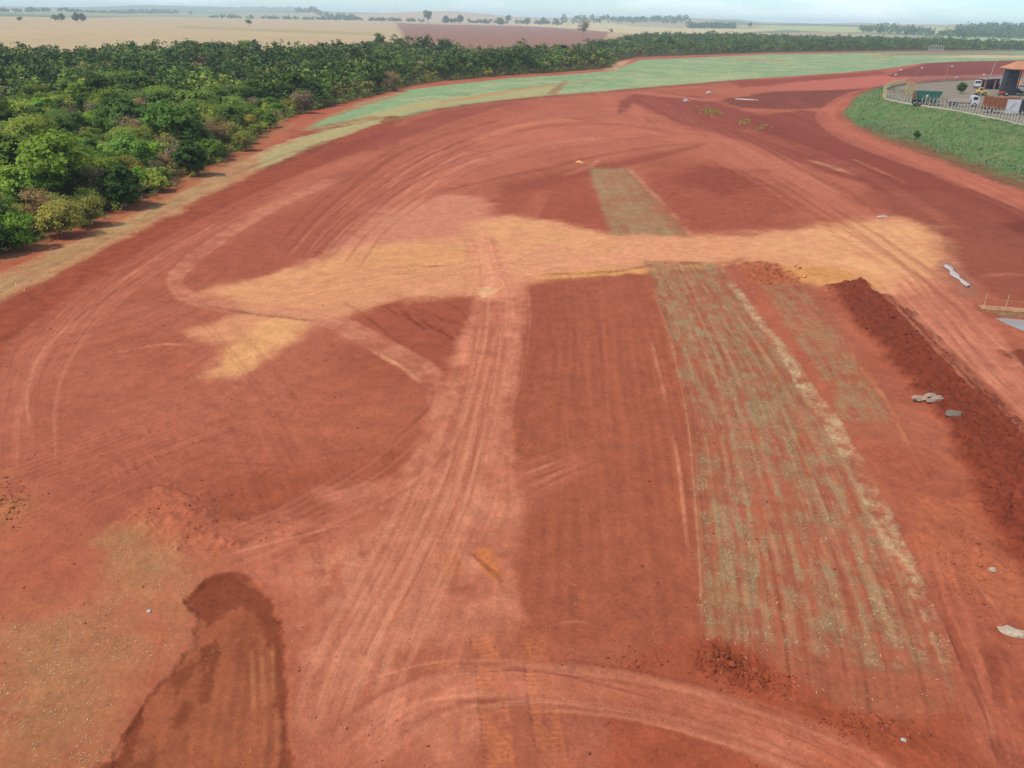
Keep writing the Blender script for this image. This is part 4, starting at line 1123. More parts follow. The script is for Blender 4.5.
ORD = ['second', 'third', 'fourth', 'fifth', 'sixth', 'seventh', 'eighth']
NUM = {2: 'two', 3: 'three', 4: 'four', 5: 'five', 6: 'six', 7: 'seven', 8: 'eight', 9: 'nine'}
same = {}
for o_, px_ in woodies: same.setdefault(o_['label'], []).append((px_, o_))
for lb, lst in same.items():
    if 1 < len(lst) < 10:
        lst.sort(key=lambda q_: q_[0])
        for k, (px_, o_) in enumerate(lst):
            o_['label'] = lb + (', leftmost of ' + NUM[len(lst)] if k == 0 else ', rightmost of ' + NUM[len(lst)] if k == len(lst) - 1 else ', ' + ORD[k - 1] + ' from left')

def tree_mass(name, items, leaves_per, leaf_f, label):
    """one mass of crowns: a wood or hedge too far away to pick trees apart"""
    r = np.random.default_rng(len(items) + 5)
    xs = np.array([i[0] for i in items]); ys = np.array([i[1] for i in items])
    zs = ground_zs(xs, ys)
    vs, cs_ = [], []
    for (x, y, kd, sc), z in zip(items, zs):
        h, rad, lobes, tf, flat, loose, n, ls, bk, colr = KINDS[kd]
        dmul = 1.0 if math.hypot(x, y) < 420 else .55
        nn = max(24, int(leaves_per * dmul * (.6 if kd == 'dry' else 1)))
        cs, ns, lc, lr = crown_points(r, nn, h, rad, 6, tf, flat, loose + .05, 6)
        sz = r.uniform(.6, 1.25, len(cs)) * leaf_f * (1.25 if dmul < 1 else 1)
        v = leaves(cs, ns, sz, r) * sc + (x, y, z)
        f = r.uniform(.5, 1.05) * (1.0 if math.hypot(x, y) < 260 else .70)
        hs = r.uniform(-.12, .28)
        cl = np.array(colr) * f * (1 + hs, 1, 1 - hs * .5) * r.uniform(.85, 1.12, (len(cs), 1))
        vs.append(v); cs_.append(cl)
    v = np.concatenate(vs); c = np.concatenate(cs_)
    me = mesh_np(name, v, np.arange(len(v)), 4, LEAFC)
    at = me.attributes.new('leafcol', 'FLOAT_VECTOR', 'FACE'); at.data.foreach_set('vector', c.astype(np.float32).ravel())
    o = link(name, me)
    tag(o, label, kind='stuff')
    return o
tree_mass('wood', rest, 320, .44, 'back of the green wood stretching to the right behind the crop field')

# shrubby undergrowth along the edge of the wood
und = []
for i in range(len(WOOD_PX) - 18):
    a, b = WOOD.w[i], WOOD.w[i + 1]
    L = np.linalg.norm(b - a)
    if a[1] > 420: break
    nrm = np.array((-(b - a)[1], (b - a)[0])) / L
    for k in range(int(L / .75)):
        t = random.random(); off = random.uniform(-1.7, 3.0)
        p = a + (b - a) * t + nrm * off
        und.append((p[0], p[1], random.choice(['olive', 'light', 'mid', 'dry', 'olive', 'dark']), random.uniform(.14, .30) * (1.0 if off < .3 else 1.7)))
tree_mass('undergrowth', und, 130, .32, 'low shrubs and dry growth along the foot of the wood')

# lone trees in the far fields: px of foot, height in px, kind, label
LONE = [
    (20, 21, 4.5, 'olive', 'low dark bush alone at the left edge of the stubble field'),
    (56, 21, 7, 'mid', 'left tree of the pair in the stubble field left of the large clump'),
    (62.5, 21, 7, 'dark', 'right tree of the pair in the stubble field left of the large clump'),
    (77, 22, 8.5, 'dark', 'broad dark tree, left half of the large clump in the stubble field'),
    (83, 22, 8, 'dark', 'broad dark tree, right half of the large clump in the stubble field'),
    (31, 13, 6, 'tall', 'dark tree on the far pasture edge above the low bush'),
    (43, 13, 5.5, 'tall', 'dark tree on the far pasture edge, right of its twin'),
    (191, 16, 4, 'mid', 'small tree at the far field corner below the dark ridge'),
    (249, 26.5, 6.5, 'umbrella', 'lone brown green tree on a thin trunk in the middle of the stubble field'),
    (252, 19, 4, 'mid', 'tree in the field boundary above the lone stubble field tree'),
    (347, 21.5, 5.5, 'dark', 'round tree at the left end of the boundary above the ploughed field'),
    (357, 22, 4, 'dark', 'small round tree second from the left in the ploughed field boundary'),
    (428, 24, 12, 'tall', 'tall dark tree standing highest on the ploughed field boundary'),
    (446, 24, 7, 'dark', 'dense dark tree right of the tallest tree on the ploughed field boundary'),
    (460, 24, 7.5, 'dark', 'dense dark tree between two others on the ploughed field boundary'),
    (485, 24, 5.5, 'mid', 'small tree alone in the middle of the ploughed field boundary'),
    (500, 26, 7.5, 'mid', 'grey green tree standing slightly in front of the field boundary'),
    (508, 24, 8.5, 'tall', 'narrow tree behind the grey green tree on the boundary'),
    (527, 25, 7, 'dark', 'dark round tree, leftmost of three on the pale field'),
    (543, 25, 7, 'dark', 'dark round tree, middle of three on the pale field'),
    (556, 25.5, 7, 'dark', 'dark round tree, rightmost of three on the pale field'),
    (584, 34, 13, 'dry', 'pale slender nearly leafless tree between ploughed and pale field'),
    (611, 33, 4, 'dry', 'tiny reddish dry tree in the pale field'),
    (749, 30, 5, 'dark', 'dark tree on the skyline above the far wood'),
]
for (x, y, hp, kd, lb) in LONE:
    p = P(x, y)
    dep = p[1] * cp + CAM_H * sp
    h = hp / FPX * dep / .97
    s = h / KINDS[kd][0]
    add_tree('lone_tree', kd, p[0], p[1], s, lb, 'lone trees in the far fields', 'tree')

def treeline(px, dens, hpx, label, kinds=('dark', 'mid', 'tall'), thick=0.0, gap=.25):
    items = []
    for i in range(len(px) - 1):
        (x0, y0), (x1, y1) = px[i], px[i + 1]
        n = max(2, int(math.hypot(x1 - x0, y1 - y0) * dens * 1.4))
        for k in range(n):
            if vnoise(np.array([x0 + k * .21]), np.array([i * 3.3]), 301)[0] < gap: continue
            t = (k + random.random()) / n
            p = P(x0 + (x1 - x0) * t, y0 + (y1 - y0) * t + random.uniform(-thick, thick))
            dep = p[1] * cp + CAM_H * sp
            kd = random.choice(kinds)
            items.append((p[0], p[1], kd, random.uniform(.55, 1.1) * 1.6 * hpx / FPX * dep / KINDS[kd][0]))
    r = np.random.default_rng(int(px[0][0]) + 103)
    xs = np.array([i[0] for i in items]); ys = np.array([i[1] for i in items]); zs = ground_zs(xs, ys)
    vs, cc = [], []
    for (x, y, kd, sc), z in zip(items, zs):
        h, rad, lobes, tf, flat, loose, n, ls, bk, colr = KINDS[kd]
        cs, ns, lc, lr = crown_points(r, 60, h, rad, 5, tf * .5, flat, .06, 5)
        v = leaves(cs, ns, r.uniform(.6, 1.2, len(cs)) * 1.1, r) * sc + (x, y, z)
        vs.append(v); cc.append(np.array(colr) * r.uniform(.35, .75) * r.uniform(.7, 1.3, (len(cs), 1)))
    v = np.concatenate(vs); c = np.concatenate(cc)
    me = mesh_np('treeline', v, np.arange(len(v)), 4, LEAFC)
    at = me.attributes.new('leafcol', 'FLOAT_VECTOR', 'FACE'); at.data.foreach_set('vector', c.astype(np.float32).ravel())
    tag(link('treeline', me), label, kind='stuff')
treeline([(-40, 12.5), (60, 14.5), (112, 14.5), (180, 15.5)], .8, 3.0, 'broken hedge line behind the left pasture')
treeline([(172, 9.8), (230, 12), (300, 14.5)], 4.0, 3.2, 'long dark plantation on the left ridge', thick=.7, gap=.05)
treeline([(200, 18), (262, 19.5), (345, 21.5), (424, 23.5)], .9, 2.8, 'dotted hedge between stubble field and far pasture', gap=.35)
treeline([(296, 17.2), (330, 19.5), (355, 20.5)], 1.2, 4.0, 'dark scrub above the dotted hedge')
treeline([(436, 24), (520, 24.5), (562, 25.6)], .8, 3.2, 'low hedge behind the ploughed field', gap=.35)
treeline([(560, 24.5), (640, 26), (690, 27.5)], 1.2, 3.5, 'far wooded rise in the middle of the skyline', thick=.5)
treeline([(688, 29), (735, 30)], 2.0, 4.0, 'dark copse on the skyline above the wood', gap=.05)
treeline([(955, 37), (1000, 37.5), (1100, 39)], 4.0, 4.0, 'dark wooded hill on the right skyline', thick=2.0, gap=.0)
treeline([(860, 34), (900, 35.5), (960, 38)], 1.2, 4.0, 'far woods left of the wooded hill on the right', thick=1.0)

# ------------------------------------------------------------------ loose straw, clods, grass: too many to count
def scatter(n, box, keys, zoff=0.0, power=1.0, seed=1, only=None, clump=False):
    r = np.random.default_rng(seed)
    bx = np.array([P(a, b) for a, b in box])
    x = r.uniform(bx[:, 0].min(), bx[:, 0].max(), n); y = r.uniform(bx[:, 1].min(), bx[:, 1].max(), n)
    z, c, g, k = terrain(x, y, True)
    d = np.zeros(n)
    for kk, w in keys:
        if kk in k: d = np.maximum(d, k[kk] * w)
    if only is not None: d = d * np.isin(g, [REGIONS.index(q_) for q_ in only])
    d = d * sstep(.32, .66, fbm(x / 1.6, y / 1.6, 411, 3)) if clump else d
    ok = r.uniform(0, 1, n) < d ** power
    return x[ok], y[ok], z[ok], c[ok], r

def blade_object(name, x, y, z, r, length, width, cols, label, up=0.0, mat_=None):
    n = len(x)
    th = r.uniform(0, 2 * math.pi, n)
    L = r.uniform(.4, 1.2, n) * length
    W = r.uniform(.6, 1.3, n) * width
    dirv = np.stack([np.cos(th), np.sin(th), r.uniform(-.1, .35, n) + up], 1)
    side = np.stack([-np.sin(th), np.cos(th), np.zeros(n)], 1)
    p = np.stack([x, y, z + .02], 1)
    v = np.stack([p - side * W[:, None], p + side * W[:, None], p + dirv * L[:, None] + side * W[:, None] * .4, p + dirv * L[:, None] - side * W[:, None] * .4], 1).reshape(-1, 3)
    me = mesh_np(name, v, np.arange(len(v)), 4, LEAFC)
    cc = np.array(cols)[r.integers(0, len(cols), n)] * r.uniform(.7, 1.25, (n, 1))
    at = me.attributes.new('leafcol', 'FLOAT_VECTOR', 'FACE'); at.data.foreach_set('vector', cc.astype(np.float32).ravel())
    return tag(link(name, me), label, kind='stuff')

STR_C = [C(214, 184, 150), C(198, 164, 126), C(226, 198, 168), C(164, 138, 102), C(156, 144, 108)]
x, y, z, c, r = scatter(330000, [(640, 255), (960, 255), (640, 730), (980, 730)], [('straw', .85), ('windrow', 1.0), ('straw2', .6), ('strip', .05)], seed=3, only=('stubble_strip', 'ground'))
blade_object('straw_litter', x, y, z, r, .15, .010, STR_C, 'pale straw lying in rows on the stubble strip')
x, y, z, c, r = scatter(60000, [(-60, 520), (230, 520), (-60, 790), (230, 790)], [('stubble', .34)], seed=4, only=('stubble_patch',), clump=True)
blade_object('straw_litter', x, y, z, r, .11, .010, STR_C, 'straw bits scattered over the near left corner')
n0 = 26000
r = np.random.default_rng(9)
d_ = r.uniform(16, 110, n0); u_ = r.uniform(-.72, .72, n0)
x = u_ * (d_ * cp + CAM_H * sp); y = d_
g_ = fbm(x / 3.0, y / 3.0, 401, 3); ok = r.uniform(0, 1, n0) < sstep(.55, .8, g_) * .5 + .02
x, y = x[ok], y[ok]
blade_object('straw_litter', x, y, ground_zs(x, y), r, .10, .009, STR_C, 'stray straw bits blown over the red earth')

def clod_object(name, x, y, z, size, cols, r, label):
    base = np.array([(1, 0, 0), (-1, 0, 0), (0, 1, 0), (0, -1, 0), (0, 0, 1), (0, 0, -1), (.6, .6, .6), (-.6, .6, .5), (.6, -.6, .5), (-.6, -.6, .6)], float)[:6]
    tri = np.array([(0, 2, 4), (2, 1, 4), (1, 3, 4), (3, 0, 4), (2, 0, 5), (1, 2, 5), (3, 1, 5), (0, 3, 5)])
    n = len(x)
    v = base[None] * r.uniform(.55, 1.2, (n, 6, 1)) + r.normal(size=(n, 6, 3)) * .14
    th = r.uniform(0, 6.28, n); cth, sth = np.cos(th)[:, None], np.sin(th)[:, None]
    vx = v[..., 0] * cth - v[..., 1] * sth; vy = v[..., 0] * sth + v[..., 1] * cth
    v = np.stack([vx, vy, v[..., 2] * .7], -1) * size[:, None, None]
    v += np.stack([x, y, z + size * .25], 1)[:, None, :]
    f = (tri[None] + (np.arange(n) * 6)[:, None, None]).reshape(-1)
    me = mesh_np(name, v.reshape(-1, 3), f, 3, LEAFC)
    at = me.attributes.new('leafcol', 'FLOAT_VECTOR', 'FACE')
    cc = np.repeat(cols, 8, 0)
    at.data.foreach_set('vector', cc.astype(np.float32).ravel())
    return tag(link(name, me), label, kind='stuff')

x, y, z, c, r = scatter(60000, [(820, 280), (1100, 280), (820, 620), (1100, 620)], [('clods', .10), ('clods2', .08)], seed=5)
sz = .03 + r.pareto(3.2, len(x)) * .055
clod_object('soil_clods', x, y, z, np.minimum(sz, .32), np.clip(c * r.uniform(.6, 1.1, (len(x), 1)), .01, 1), r, 'dark clods on the heaped soil along the right haul road')
n0 = 34000
d_ = r.uniform(15, 130, n0); u_ = r.uniform(-.72, .72, n0)
x = u_ * (d_ * cp + CAM_H * sp); y = d_
ok = r.uniform(0, 1, n0) < sstep(.45, .75, fbm(x / 4.0, y / 4.0, 405, 3)) * .55 + .05
x, y = x[ok], y[ok]
z, c, g = terrain(x, y)
ok = (g != (REGIONS.index('wood_floor'))) & (z < 1.5)
x, y, z, c = x[ok], y[ok], z[ok], c[ok]
sz = .022 + r.pareto(3.4, len(x)) * .036
clod_object('soil_clods', x, y, z, np.minimum(sz, .085), np.clip(c * r.uniform(.5, 1.35, (len(x), 1)), .01, 1), r, 'small crumbs of soil scattered over the graded earth')
# clods pushed up at the end of the strip and round the mound
cx, cy, cs_ = [], [], []
for (px_, py_, sx_, sy_, n_, s_) in ((725, 662, 26, 13, 420, .05), (765, 680, 30, 14, 300, .045), (860, 725, 50, 16, 320, .045), (172, 510, 34, 16, 90, .045), (640, 660, 40, 10, 150, .035), (10, 500, 20, 25, 140, .06), (960, 560, 40, 50, 300, .05), (782, 272, 30, 9, 160, .10), (300, 330, 60, 40, 60, .05)):
    for k in range(n_):
        p = P(px_ + random.gauss(0, sx_ * .55), py_ + random.gauss(0, sy_ * .55))
        cx.append(p[0]); cy.append(p[1]); cs_.append(s_ * random.lognormvariate(-.3, .5))
cx, cy, cs_ = np.array(cx), np.array(cy), np.array(cs_)
z, c, g = terrain(cx, cy)
clod_object('soil_clods', cx, cy, z, cs_, np.clip(c * r.uniform(.7, 1.2, (len(cx), 1)), .01, 1), r, 'clods pushed up at the strip end and round the soil mounds')

# grass on the embankment and verge
x, y, z, c, r = scatter(60000, [(840, 92), (1200, 92), (840, 230), (1200, 230)], [('bank', .95)], seed=6)
blade_object('grass', x, y, z, r, .42, .10, [(.10, .16, .075), (.13, .18, .09), (.07, .12, .055), (.19, .18, .11)], 'rough green grass on the embankment', up=.7)
x, y, z, c, r = scatter(140000, [(-110, 92), (420, 92), (-110, 370), (420, 370)], [('verge', .55)], seed=7)
blade_object('grass', x, y, z, r, .20, .05, [C(186, 160, 116), C(160, 144, 96), C(128, 126, 76), C(200, 172, 130)], 'short dry grass tufts on the verge', up=.5)

# ------------------------------------------------------------------ mesh builder for made things
class MB:
    def __init__(self): self.v, self.f = [], []
    def add(self, vs, fs):
        o = len(self.v); self.v += [tuple(map(float, p)) for p in vs]; self.f += [tuple(i + o for i in q_) for q_ in fs]; return self
    def box(self, c, s, bev=0.0, rz=0.0, taper=None):
        x, y, z = s[0] / 2, s[1] / 2, s[2] / 2
        if bev <= 0:
            P8 = [(-x, -y, -z), (x, -y, -z), (x, y, -z), (-x, y, -z), (-x, -y, z), (x, -y, z), (x, y, z), (-x, y, z)]
            if taper:
                P8 = [p if p[2] < 0 else (p[0] * taper[0] + (taper[2] if len(taper) > 2 else 0), p[1] * taper[1], p[2]) for p in P8]
            F6 = [(0, 3, 2, 1), (4, 5, 6, 7), (0, 1, 5, 4), (1, 2, 6, 5), (2, 3, 7, 6), (3, 0, 4, 7)]
        else:
            b = min(bev, x * .9, y * .9, z * .9)
            ring = lambda xx, yy, zz: [(-xx + b, -yy, zz), (xx - b, -yy, zz), (xx, -yy + b, zz), (xx, yy - b, zz), (xx - b, yy, zz), (-xx + b, yy, zz), (-xx, yy - b, zz), (-xx, -yy + b, zz)]
            P8 = ring(x - b * .6, y - b * .6, -z) + ring(x, y, -z + b) + ring(x, y, z - b) + ring(x - b * .6, y - b * .6, z)
            if taper:
                P8 = [p if p[2] < 0 else (p[0] * taper[0] + (taper[2] if len(taper) > 2 else 0), p[1] * taper[1], p[2]) for p in P8]
            F6 = [tuple(range(7, -1, -1)), tuple(range(24, 32))]
            for l in range(3):
                for k in range(8):
                    k2 = (k + 1) % 8
                    F6.append((l * 8 + k, l * 8 + k2, l * 8 + 8 + k2, l * 8 + 8 + k))
        cz, sz_ = math.cos(rz), math.sin(rz)
        return self.add([(c[0] + p[0] * cz - p[1] * sz_, c[1] + p[0] * sz_ + p[1] * cz, c[2] + p[2]) for p in P8], F6)
    def cyl(self, a, b, ra, rb=None, n=14):
        rb = ra if rb is None else rb
        a, b = Vector(a), Vector(b)
        d = (b - a).normalized()
        u = d.orthogonal().normalized(); w = d.cross(u)
        vs = []
        for p, r0 in ((a, ra), (b, rb)):
            for k in range(n):
                t = 2 * math.pi * k / n
                vs.append(p + (u * math.cos(t) + w * math.sin(t)) * r0)
        fs = [tuple(range(n - 1, -1, -1)), tuple(range(n, 2 * n))]
        fs += [(k, (k + 1) % n, n + (k + 1) % n, n + k) for k in range(n)]
        return self.add(vs, fs)
    def prism(self, prof, y0, y1, flip=False):
        """profile in xz pulled along y"""
        n = len(prof)
        vs = [(p[0], y0, p[1]) for p in prof] + [(p[0], y1, p[1]) for p in prof]
        fs = [tuple(range(n)), tuple(range(2 * n - 1, n - 1, -1))] + [(k, n + k, n + (k + 1) % n, (k + 1) % n) for k in range(n)]
        return self.add(vs, fs)
    def build(self, name, m, parent=None, loc=(0, 0, 0), rotz=0.0):
        me = bpy.data.meshes.new(name)
        me.from_pydata(self.v, [], self.f); me.update()
        me.materials.append(m)
        return link(name, me, parent, loc, rotz)

WHITE = mat('white_paint', (.58, .57, .55), .45, var=.10, scale=2)
CREAM = mat('cream_panel', (.45, .36, .30), .6, var=.12, scale=2)
GREENP = mat('green_paint', (.045, .16, .11), .5, var=.2, scale=1.5)
RUST = mat('rust_red_steel', (.26, .085, .035), .8, var=.35, scale=2.5)
BROWNP = mat('brown_steel', (.17, .10, .06), .8, var=.3, scale=2)
YELLOW = mat('yellow_paint', (.58, .37, .10), .5, var=.15, scale=3)
YELLOWP = mat('pale_yellow_paint', (.62, .52, .28), .6, var=.15, scale=3)
REDP = mat('red_paint', (.45, .05, .03), .5, var=.15, scale=2)
ORANGEP = mat('orange_sheet', (.58, .20, .08), .6, var=.15, scale=2)
TILE = mat('clay_tile', (.46, .20, .10), .85, var=.18, scale=5, bump=.02)
DARK = mat('dark_steel', (.035, .033, .036), .6, var=.3, scale=2)
RUBBER = mat('rubber', (.018, .018, .018), .85, var=.2, scale=8)
RIM = mat('grey_rim', (.35, .34, .33), .5, metal=.4)
GLASS = mat('dark_glass', (.025, .035, .045), .08, spec=.6, var=.05)
CONC = mat('concrete', (.50, .43, .34), .9, var=.18, scale=3, bump=.01)
CONC_Y = mat('cream_concrete', (.48, .38, .19), .9, var=.15, scale=3)
GREYR = mat('grey_roof_sheet', (.36, .31, .28), .8, var=.2, scale=2)
WIRE = mat('fence_wire', (.42, .37, .31), .6, metal=.3)
ROCK = mat('pale_rock', (.33, .22, .155), .9, var=.2, scale=4, bump=.03)
PLASTIC = mat('white_plastic', (.44, .35, .31), .45, var=.1, scale=5, bump=.02)
WOODB = mat('earth_stained_timber', (.40, .20, .09), .85, var=.3, scale=3, bump=.01)
SILVER = mat('silver_paint', (.40, .42, .44), .3, metal=.4, var=.05)

def wheel(parent, x, y, r=.48, w=.28):
    side = 1 if y > 0 else -1
    t = MB().cyl((x, y - side * w, r), (x, y, r), r, n=18).build('tyre', RUBBER, None)
    wh = bpy.data.objects.new('wheel', t.data)
    bpy.data.objects.remove(t)
    COL.objects.link(wh); wh.parent = parent
    MB().cyl((x, y - side * .02, r), (x, y + side * .025, r), r * .55, r * .45, n=12).build('rim', RIM, wh)
    return wh

YZ = YARD_Z + .02

def cab(parent, x0, x1, w, zb, zt, m):
    """a cab-over cab between x0 (back) and x1 (front)"""
    L = x1 - x0
    prof = [(x0, zb), (x1, zb), (x1, zb + (zt - zb) * .48), (x1 - L * .14, zt - .08), (x1 - L * .24, zt), (x0 + .05, zt), (x0, zt - .06)]
    c = MB().prism(prof, -w / 2, w / 2).build('cab', m, parent)
    f0, f1 = zb + (zt - zb) * .52, zt - .16
    fx0, fx1 = x1 + .012, x1 - L * .12 + .012
    MB().add([(fx0 - .005, -w * .43, f0), (fx0 - .005, w * .43, f0), (fx1, w * .43, f1), (fx1, -w * .43, f1)], [(0, 1, 2, 3)]).build('windscreen', GLASS, c)
    for s in (-1, 1):
        MB().box(((x0 + x1) / 2 - L * .02, s * (w / 2 + .006), (f0 + f1) / 2), (L * .56, .012, (f1 - f0) * .9)).build('side_window', GLASS, c)
        MB().box((x1 + .015, s * w * .36, zb + .25), (.03, .28, .16)).build('headlight', RIM, c)
    MB().box((x1 + .03, 0, zb + .02), (.10, w * .98, .22), .03).build('bumper', DARK, parent)
    return c

def flatbed_truck(px, rz, label):
    p = P(*px, YARD_Z)
    t = empty('flatbed_truck', (p[0], p[1], YZ), rz); t.scale = (1.15, 1.15, 1.2)
    MB().box((-.2, 0, .72), (6.2, .8, .22)).build('chassis', DARK, t)
    cab(t, 1.55, 3.25, 2.2, .62, 2.45, WHITE)
    b = MB().box((-1.0, 0, 1.06), (4.6, 2.35, .14)).build('bed', CREAM, t)
    for s in (-1, 1):
        MB().box((-1.0, s * 1.16, 1.38), (4.6, .05, .5)).build('side_board', CREAM, b)
    MB().box((-3.29, 0, 1.38), (.05, 2.3, .5)).build('tailboard', CREAM, b)
    MB().box((1.36, 0, 1.55), (.06, 2.3, .85)).build('headboard', CREAM, b)
    for x in (2.5, -1.6, -2.55):
        for s in (-1, 1): wheel(t, x, s * 1.12)
    tag(t, label, 'truck')
    return t

def trailer_tub(px, rz, label):
    """green tipper with flared tub, brown tailgate end, five axles of wheels on the near side"""
    p = P(*px, YARD_Z)
    t = empty('tipper_trailer', (p[0], p[1], YZ), rz); t.scale = (1.12, 1.12, 1.25)
    MB().box((0, 0, .95), (6.4, .9, .22)).build('chassis', DARK, t)
    L, W = 6.0, 2.4
    vs = [(-2.2, -.95, 1.1), (2.4, -.95, 1.1), (2.4, .95, 1.1), (-2.2, .95, 1.1), (-2.4, -1.25, 3.0), (3.3, -1.25, 3.0), (3.3, 1.25, 3.0), (-2.4, 1.25, 3.0),
          (-2.15, -.85, 1.25), (2.3, -.85, 1.25), (2.3, .85, 1.25), (-2.15, .85, 1.25), (-2.3, -1.15, 3.0), (3.15, -1.15, 3.0), (3.15, 1.15, 3.0), (-2.3, 1.15, 3.0)]
    fs = [(0, 3, 2, 1), (0, 1, 5, 4), (1, 2, 6, 5), (2, 3, 7, 6), (3, 0, 4, 7), (8, 9, 10, 11), (8, 12, 13, 9), (9, 13, 14, 10), (10, 14, 15, 11), (11, 15, 12, 8),
          (4, 5, 13, 12), (5, 6, 14, 13), (6, 7, 15, 14), (7, 4, 12, 15)]
    tub = MB().add(vs, fs).build('tub', GREENP, t)
    for k in range(6):
        x = -2.0 + k * .9
        for s in (-1, 1):
            MB().add([(x - .05, s * .98, 1.15), (x + .05, s * .98, 1.15), (x + .05, s * 1.32, 2.95), (x - .05, s * 1.32, 2.95), (x - .05, s * .90, 1.15), (x + .05, s * .90, 1.15), (x + .05, s * 1.22, 2.95), (x - .05, s * 1.22, 2.95)],
                     [(0, 1, 2, 3), (4, 7, 6, 5), (0, 4, 5, 1), (3, 2, 6, 7), (0, 3, 7, 4), (1, 5, 6, 2)]).build('rib', GREENP, tub)
    MB().box((-2.85, 0, 2.0), (.7, 2.4, 1.9), .06).build('tailgate', BROWNP, t)
    MB().box((-.1, -1.24, 2.05), (.5, .03, .45)).build('plate', WHITE, t)
    for k in range(5):
        for s in (-1, 1): wheel(t, -2.6 + k * 1.22, s * 1.15, .46)
    tag(t, label, 'trailer')
    return t

def rust_container(px, rz, label):
    p = P(*px, YARD_Z)
    t = empty('tipper_truck', (p[0], p[1], YZ), rz); t.scale = (1.2, 1.2, 1.25)
    MB().box((0, 0, .85), (8.0, .9, .25)).build('chassis', DARK, t)
    b = MB()
    for s in (-1, 1):
        b.box((-.4, s * 1.22, 2.1), (6.6, .08, 2.1))
    b.box((-3.66, 0, 2.1), (.08, 2.36, 2.1)); b.box((2.86, 0, 2.25), (.08, 2.36, 2.4)); b.box((-.4, 0, 1.05), (6.44, 2.36, .1))
    body = b.build('tipper_body', RUST, t)
    for k in range(8):
        for s in (-1, 1): MB().box((-3.4 + k * .86, s * 1.30, 2.1), (.10, .08, 2.1)).build('rib', RUST, body)
    r2 = np.random.default_rng(3)
    nx, ny = 22, 9
    gx, gy = np.meshgrid(np.linspace(-3.6, 2.8, nx), np.linspace(-1.17, 1.17, ny), indexing='ij')
    gz = 2.75 + .45 * np.cos(gx * .5 + .2) * np.cos(gy * .9) + r2.uniform(-.06, .06, gx.shape)
    ii = np.arange(nx * ny).reshape(nx, ny)
    fq = np.stack([ii[:-1, :-1], ii[1:, :-1], ii[1:, 1:], ii[:-1, 1:]], -1).reshape(-1, 4)
    MB().add(np.stack([gx, gy, gz], -1).reshape(-1, 3), [tuple(q_) for q_ in fq]).build('load', mat('red_earth_load', (.36, .12, .065), .95, var=.2), t)
    cab(t, 3.1, 4.9, 2.4, .7, 2.9, DARK)
    for x in (4.0, -1.2, -2.3):
        for s in (-1, 1): wheel(t, x, s * 1.18, .52)
    tag(t, label, 'truck')
    return t

def pickup(px, rz, m, label):
    p = P(*px, YARD_Z)
    t = empty('parked_car', (p[0], p[1], YZ), rz)
    prof = [(-2.2, .35), (2.2, .35), (2.25, .75), (2.1, .95), (1.15, 1.05), (.55, 1.6), (-1.2, 1.62), (-1.75, 1.05), (-2.2, .95), (-2.28, .6)]
    b = MB().prism(prof, -.88, .88).build('body', m, t)
    MB().add([(1.13, -.72, 1.09), (1.13, .72, 1.09), (.60, .64, 1.57), (.60, -.64, 1.57)], [(0, 1, 2, 3)]).build('windscreen', GLASS, b)
    MB().add([(-1.76, .72, 1.10), (-1.76, -.72, 1.10), (-1.26, -.64, 1.58), (-1.26, .64, 1.58)], [(0, 1, 2, 3)]).build('rear_window', GLASS, b)
    for s in (-1, 1):
        MB().add([(1.0, s * .885, 1.07), (-1.55, s * .885, 1.07), (-1.12, s * .885, 1.55), (.5, s * .885, 1.55)], [(0, 1, 2, 3)]).build('side_window', GLASS, b)
        MB().box((2.22, s * .6, .72), (.05, .3, .14)).build('headlight', RIM, b)
        for x in (1.4, -1.4): wheel(t, x, s * .9, .33, .22)
    tag(t, label, 'car')
    return t

trailer_tub((925, 105.2), R_(-22), 'green flared tipper trailer with brown end parked inside the front fence')
flatbed_truck((962, 106.5), R_(-18), 'white cab truck with cream flatbed parked near the front fence')
rust_container((1000, 113.5), R_(-26), 'rust red tipper truck heaped with earth at the right frame edge')
# white upright board standing in front of the rust red truck
p = P(1010.5, 116, YARD_Z)
t = empty('white_board', (p[0], p[1], YZ), R_(-8))
t.scale = (1.3, 1, 1.28)
brd = MB().box((0, 0, 1.75), (2.5, .08, 2.6), .02).build('board', WHITE, t)
for x in (-1.0, 1.0): MB().box((x, .10, .9), (.09, .09, 1.8)).build('post', RIM, t)
gm = mat('green_mark', (.18, .28, .12), .6)
MB().add([(-.55, -.047, 1.25), (-.40, -.047, 1.2), (.0, -.047, 1.95), (-.12, -.047, 2.05)], [(0, 1, 2, 3)]).build('mark', gm, brd)
MB().add([(-.10, -.050, 1.85), (-.02, -.050, 1.75), (.42, -.050, 2.45), (.34, -.050, 2.52)], [(0, 1, 2, 3)]).build('mark', mat('dark_mark', (.20, .14, .09), .6), brd)
tag(t, 'upright white board with a small mark in front of the rust red truck', 'board')
# truck with white cab beside the low shed
p = P(977, 88, YARD_Z)
t = empty('box_truck', (p[0], p[1], YZ), R_(-120))
MB().box((-.3, 0, .7), (5.6, .8, .22)).build('chassis', DARK, t)
cab(t, 1.3, 3.0, 2.25, .6, 2.75, WHITE)
MB().box((-1.0, 0, 1.75), (3.9, 2.3, 1.7), .05).build('cargo_box', CREAM, t)
for x in (2.2, -1.9):
    for s in (-1, 1): wheel(t, x, s * 1.1)
tag(t, 'truck showing its white cab in front of the low grey roofed shed', 'truck')
pickup((1016, 94), R_(-30), DARK, 'dark car parked behind the rust red truck near the thick dark pillar')
pickup((1023, 90), R_(-35), SILVER, 'silver grey car at the frame edge right of the thick dark pillar')

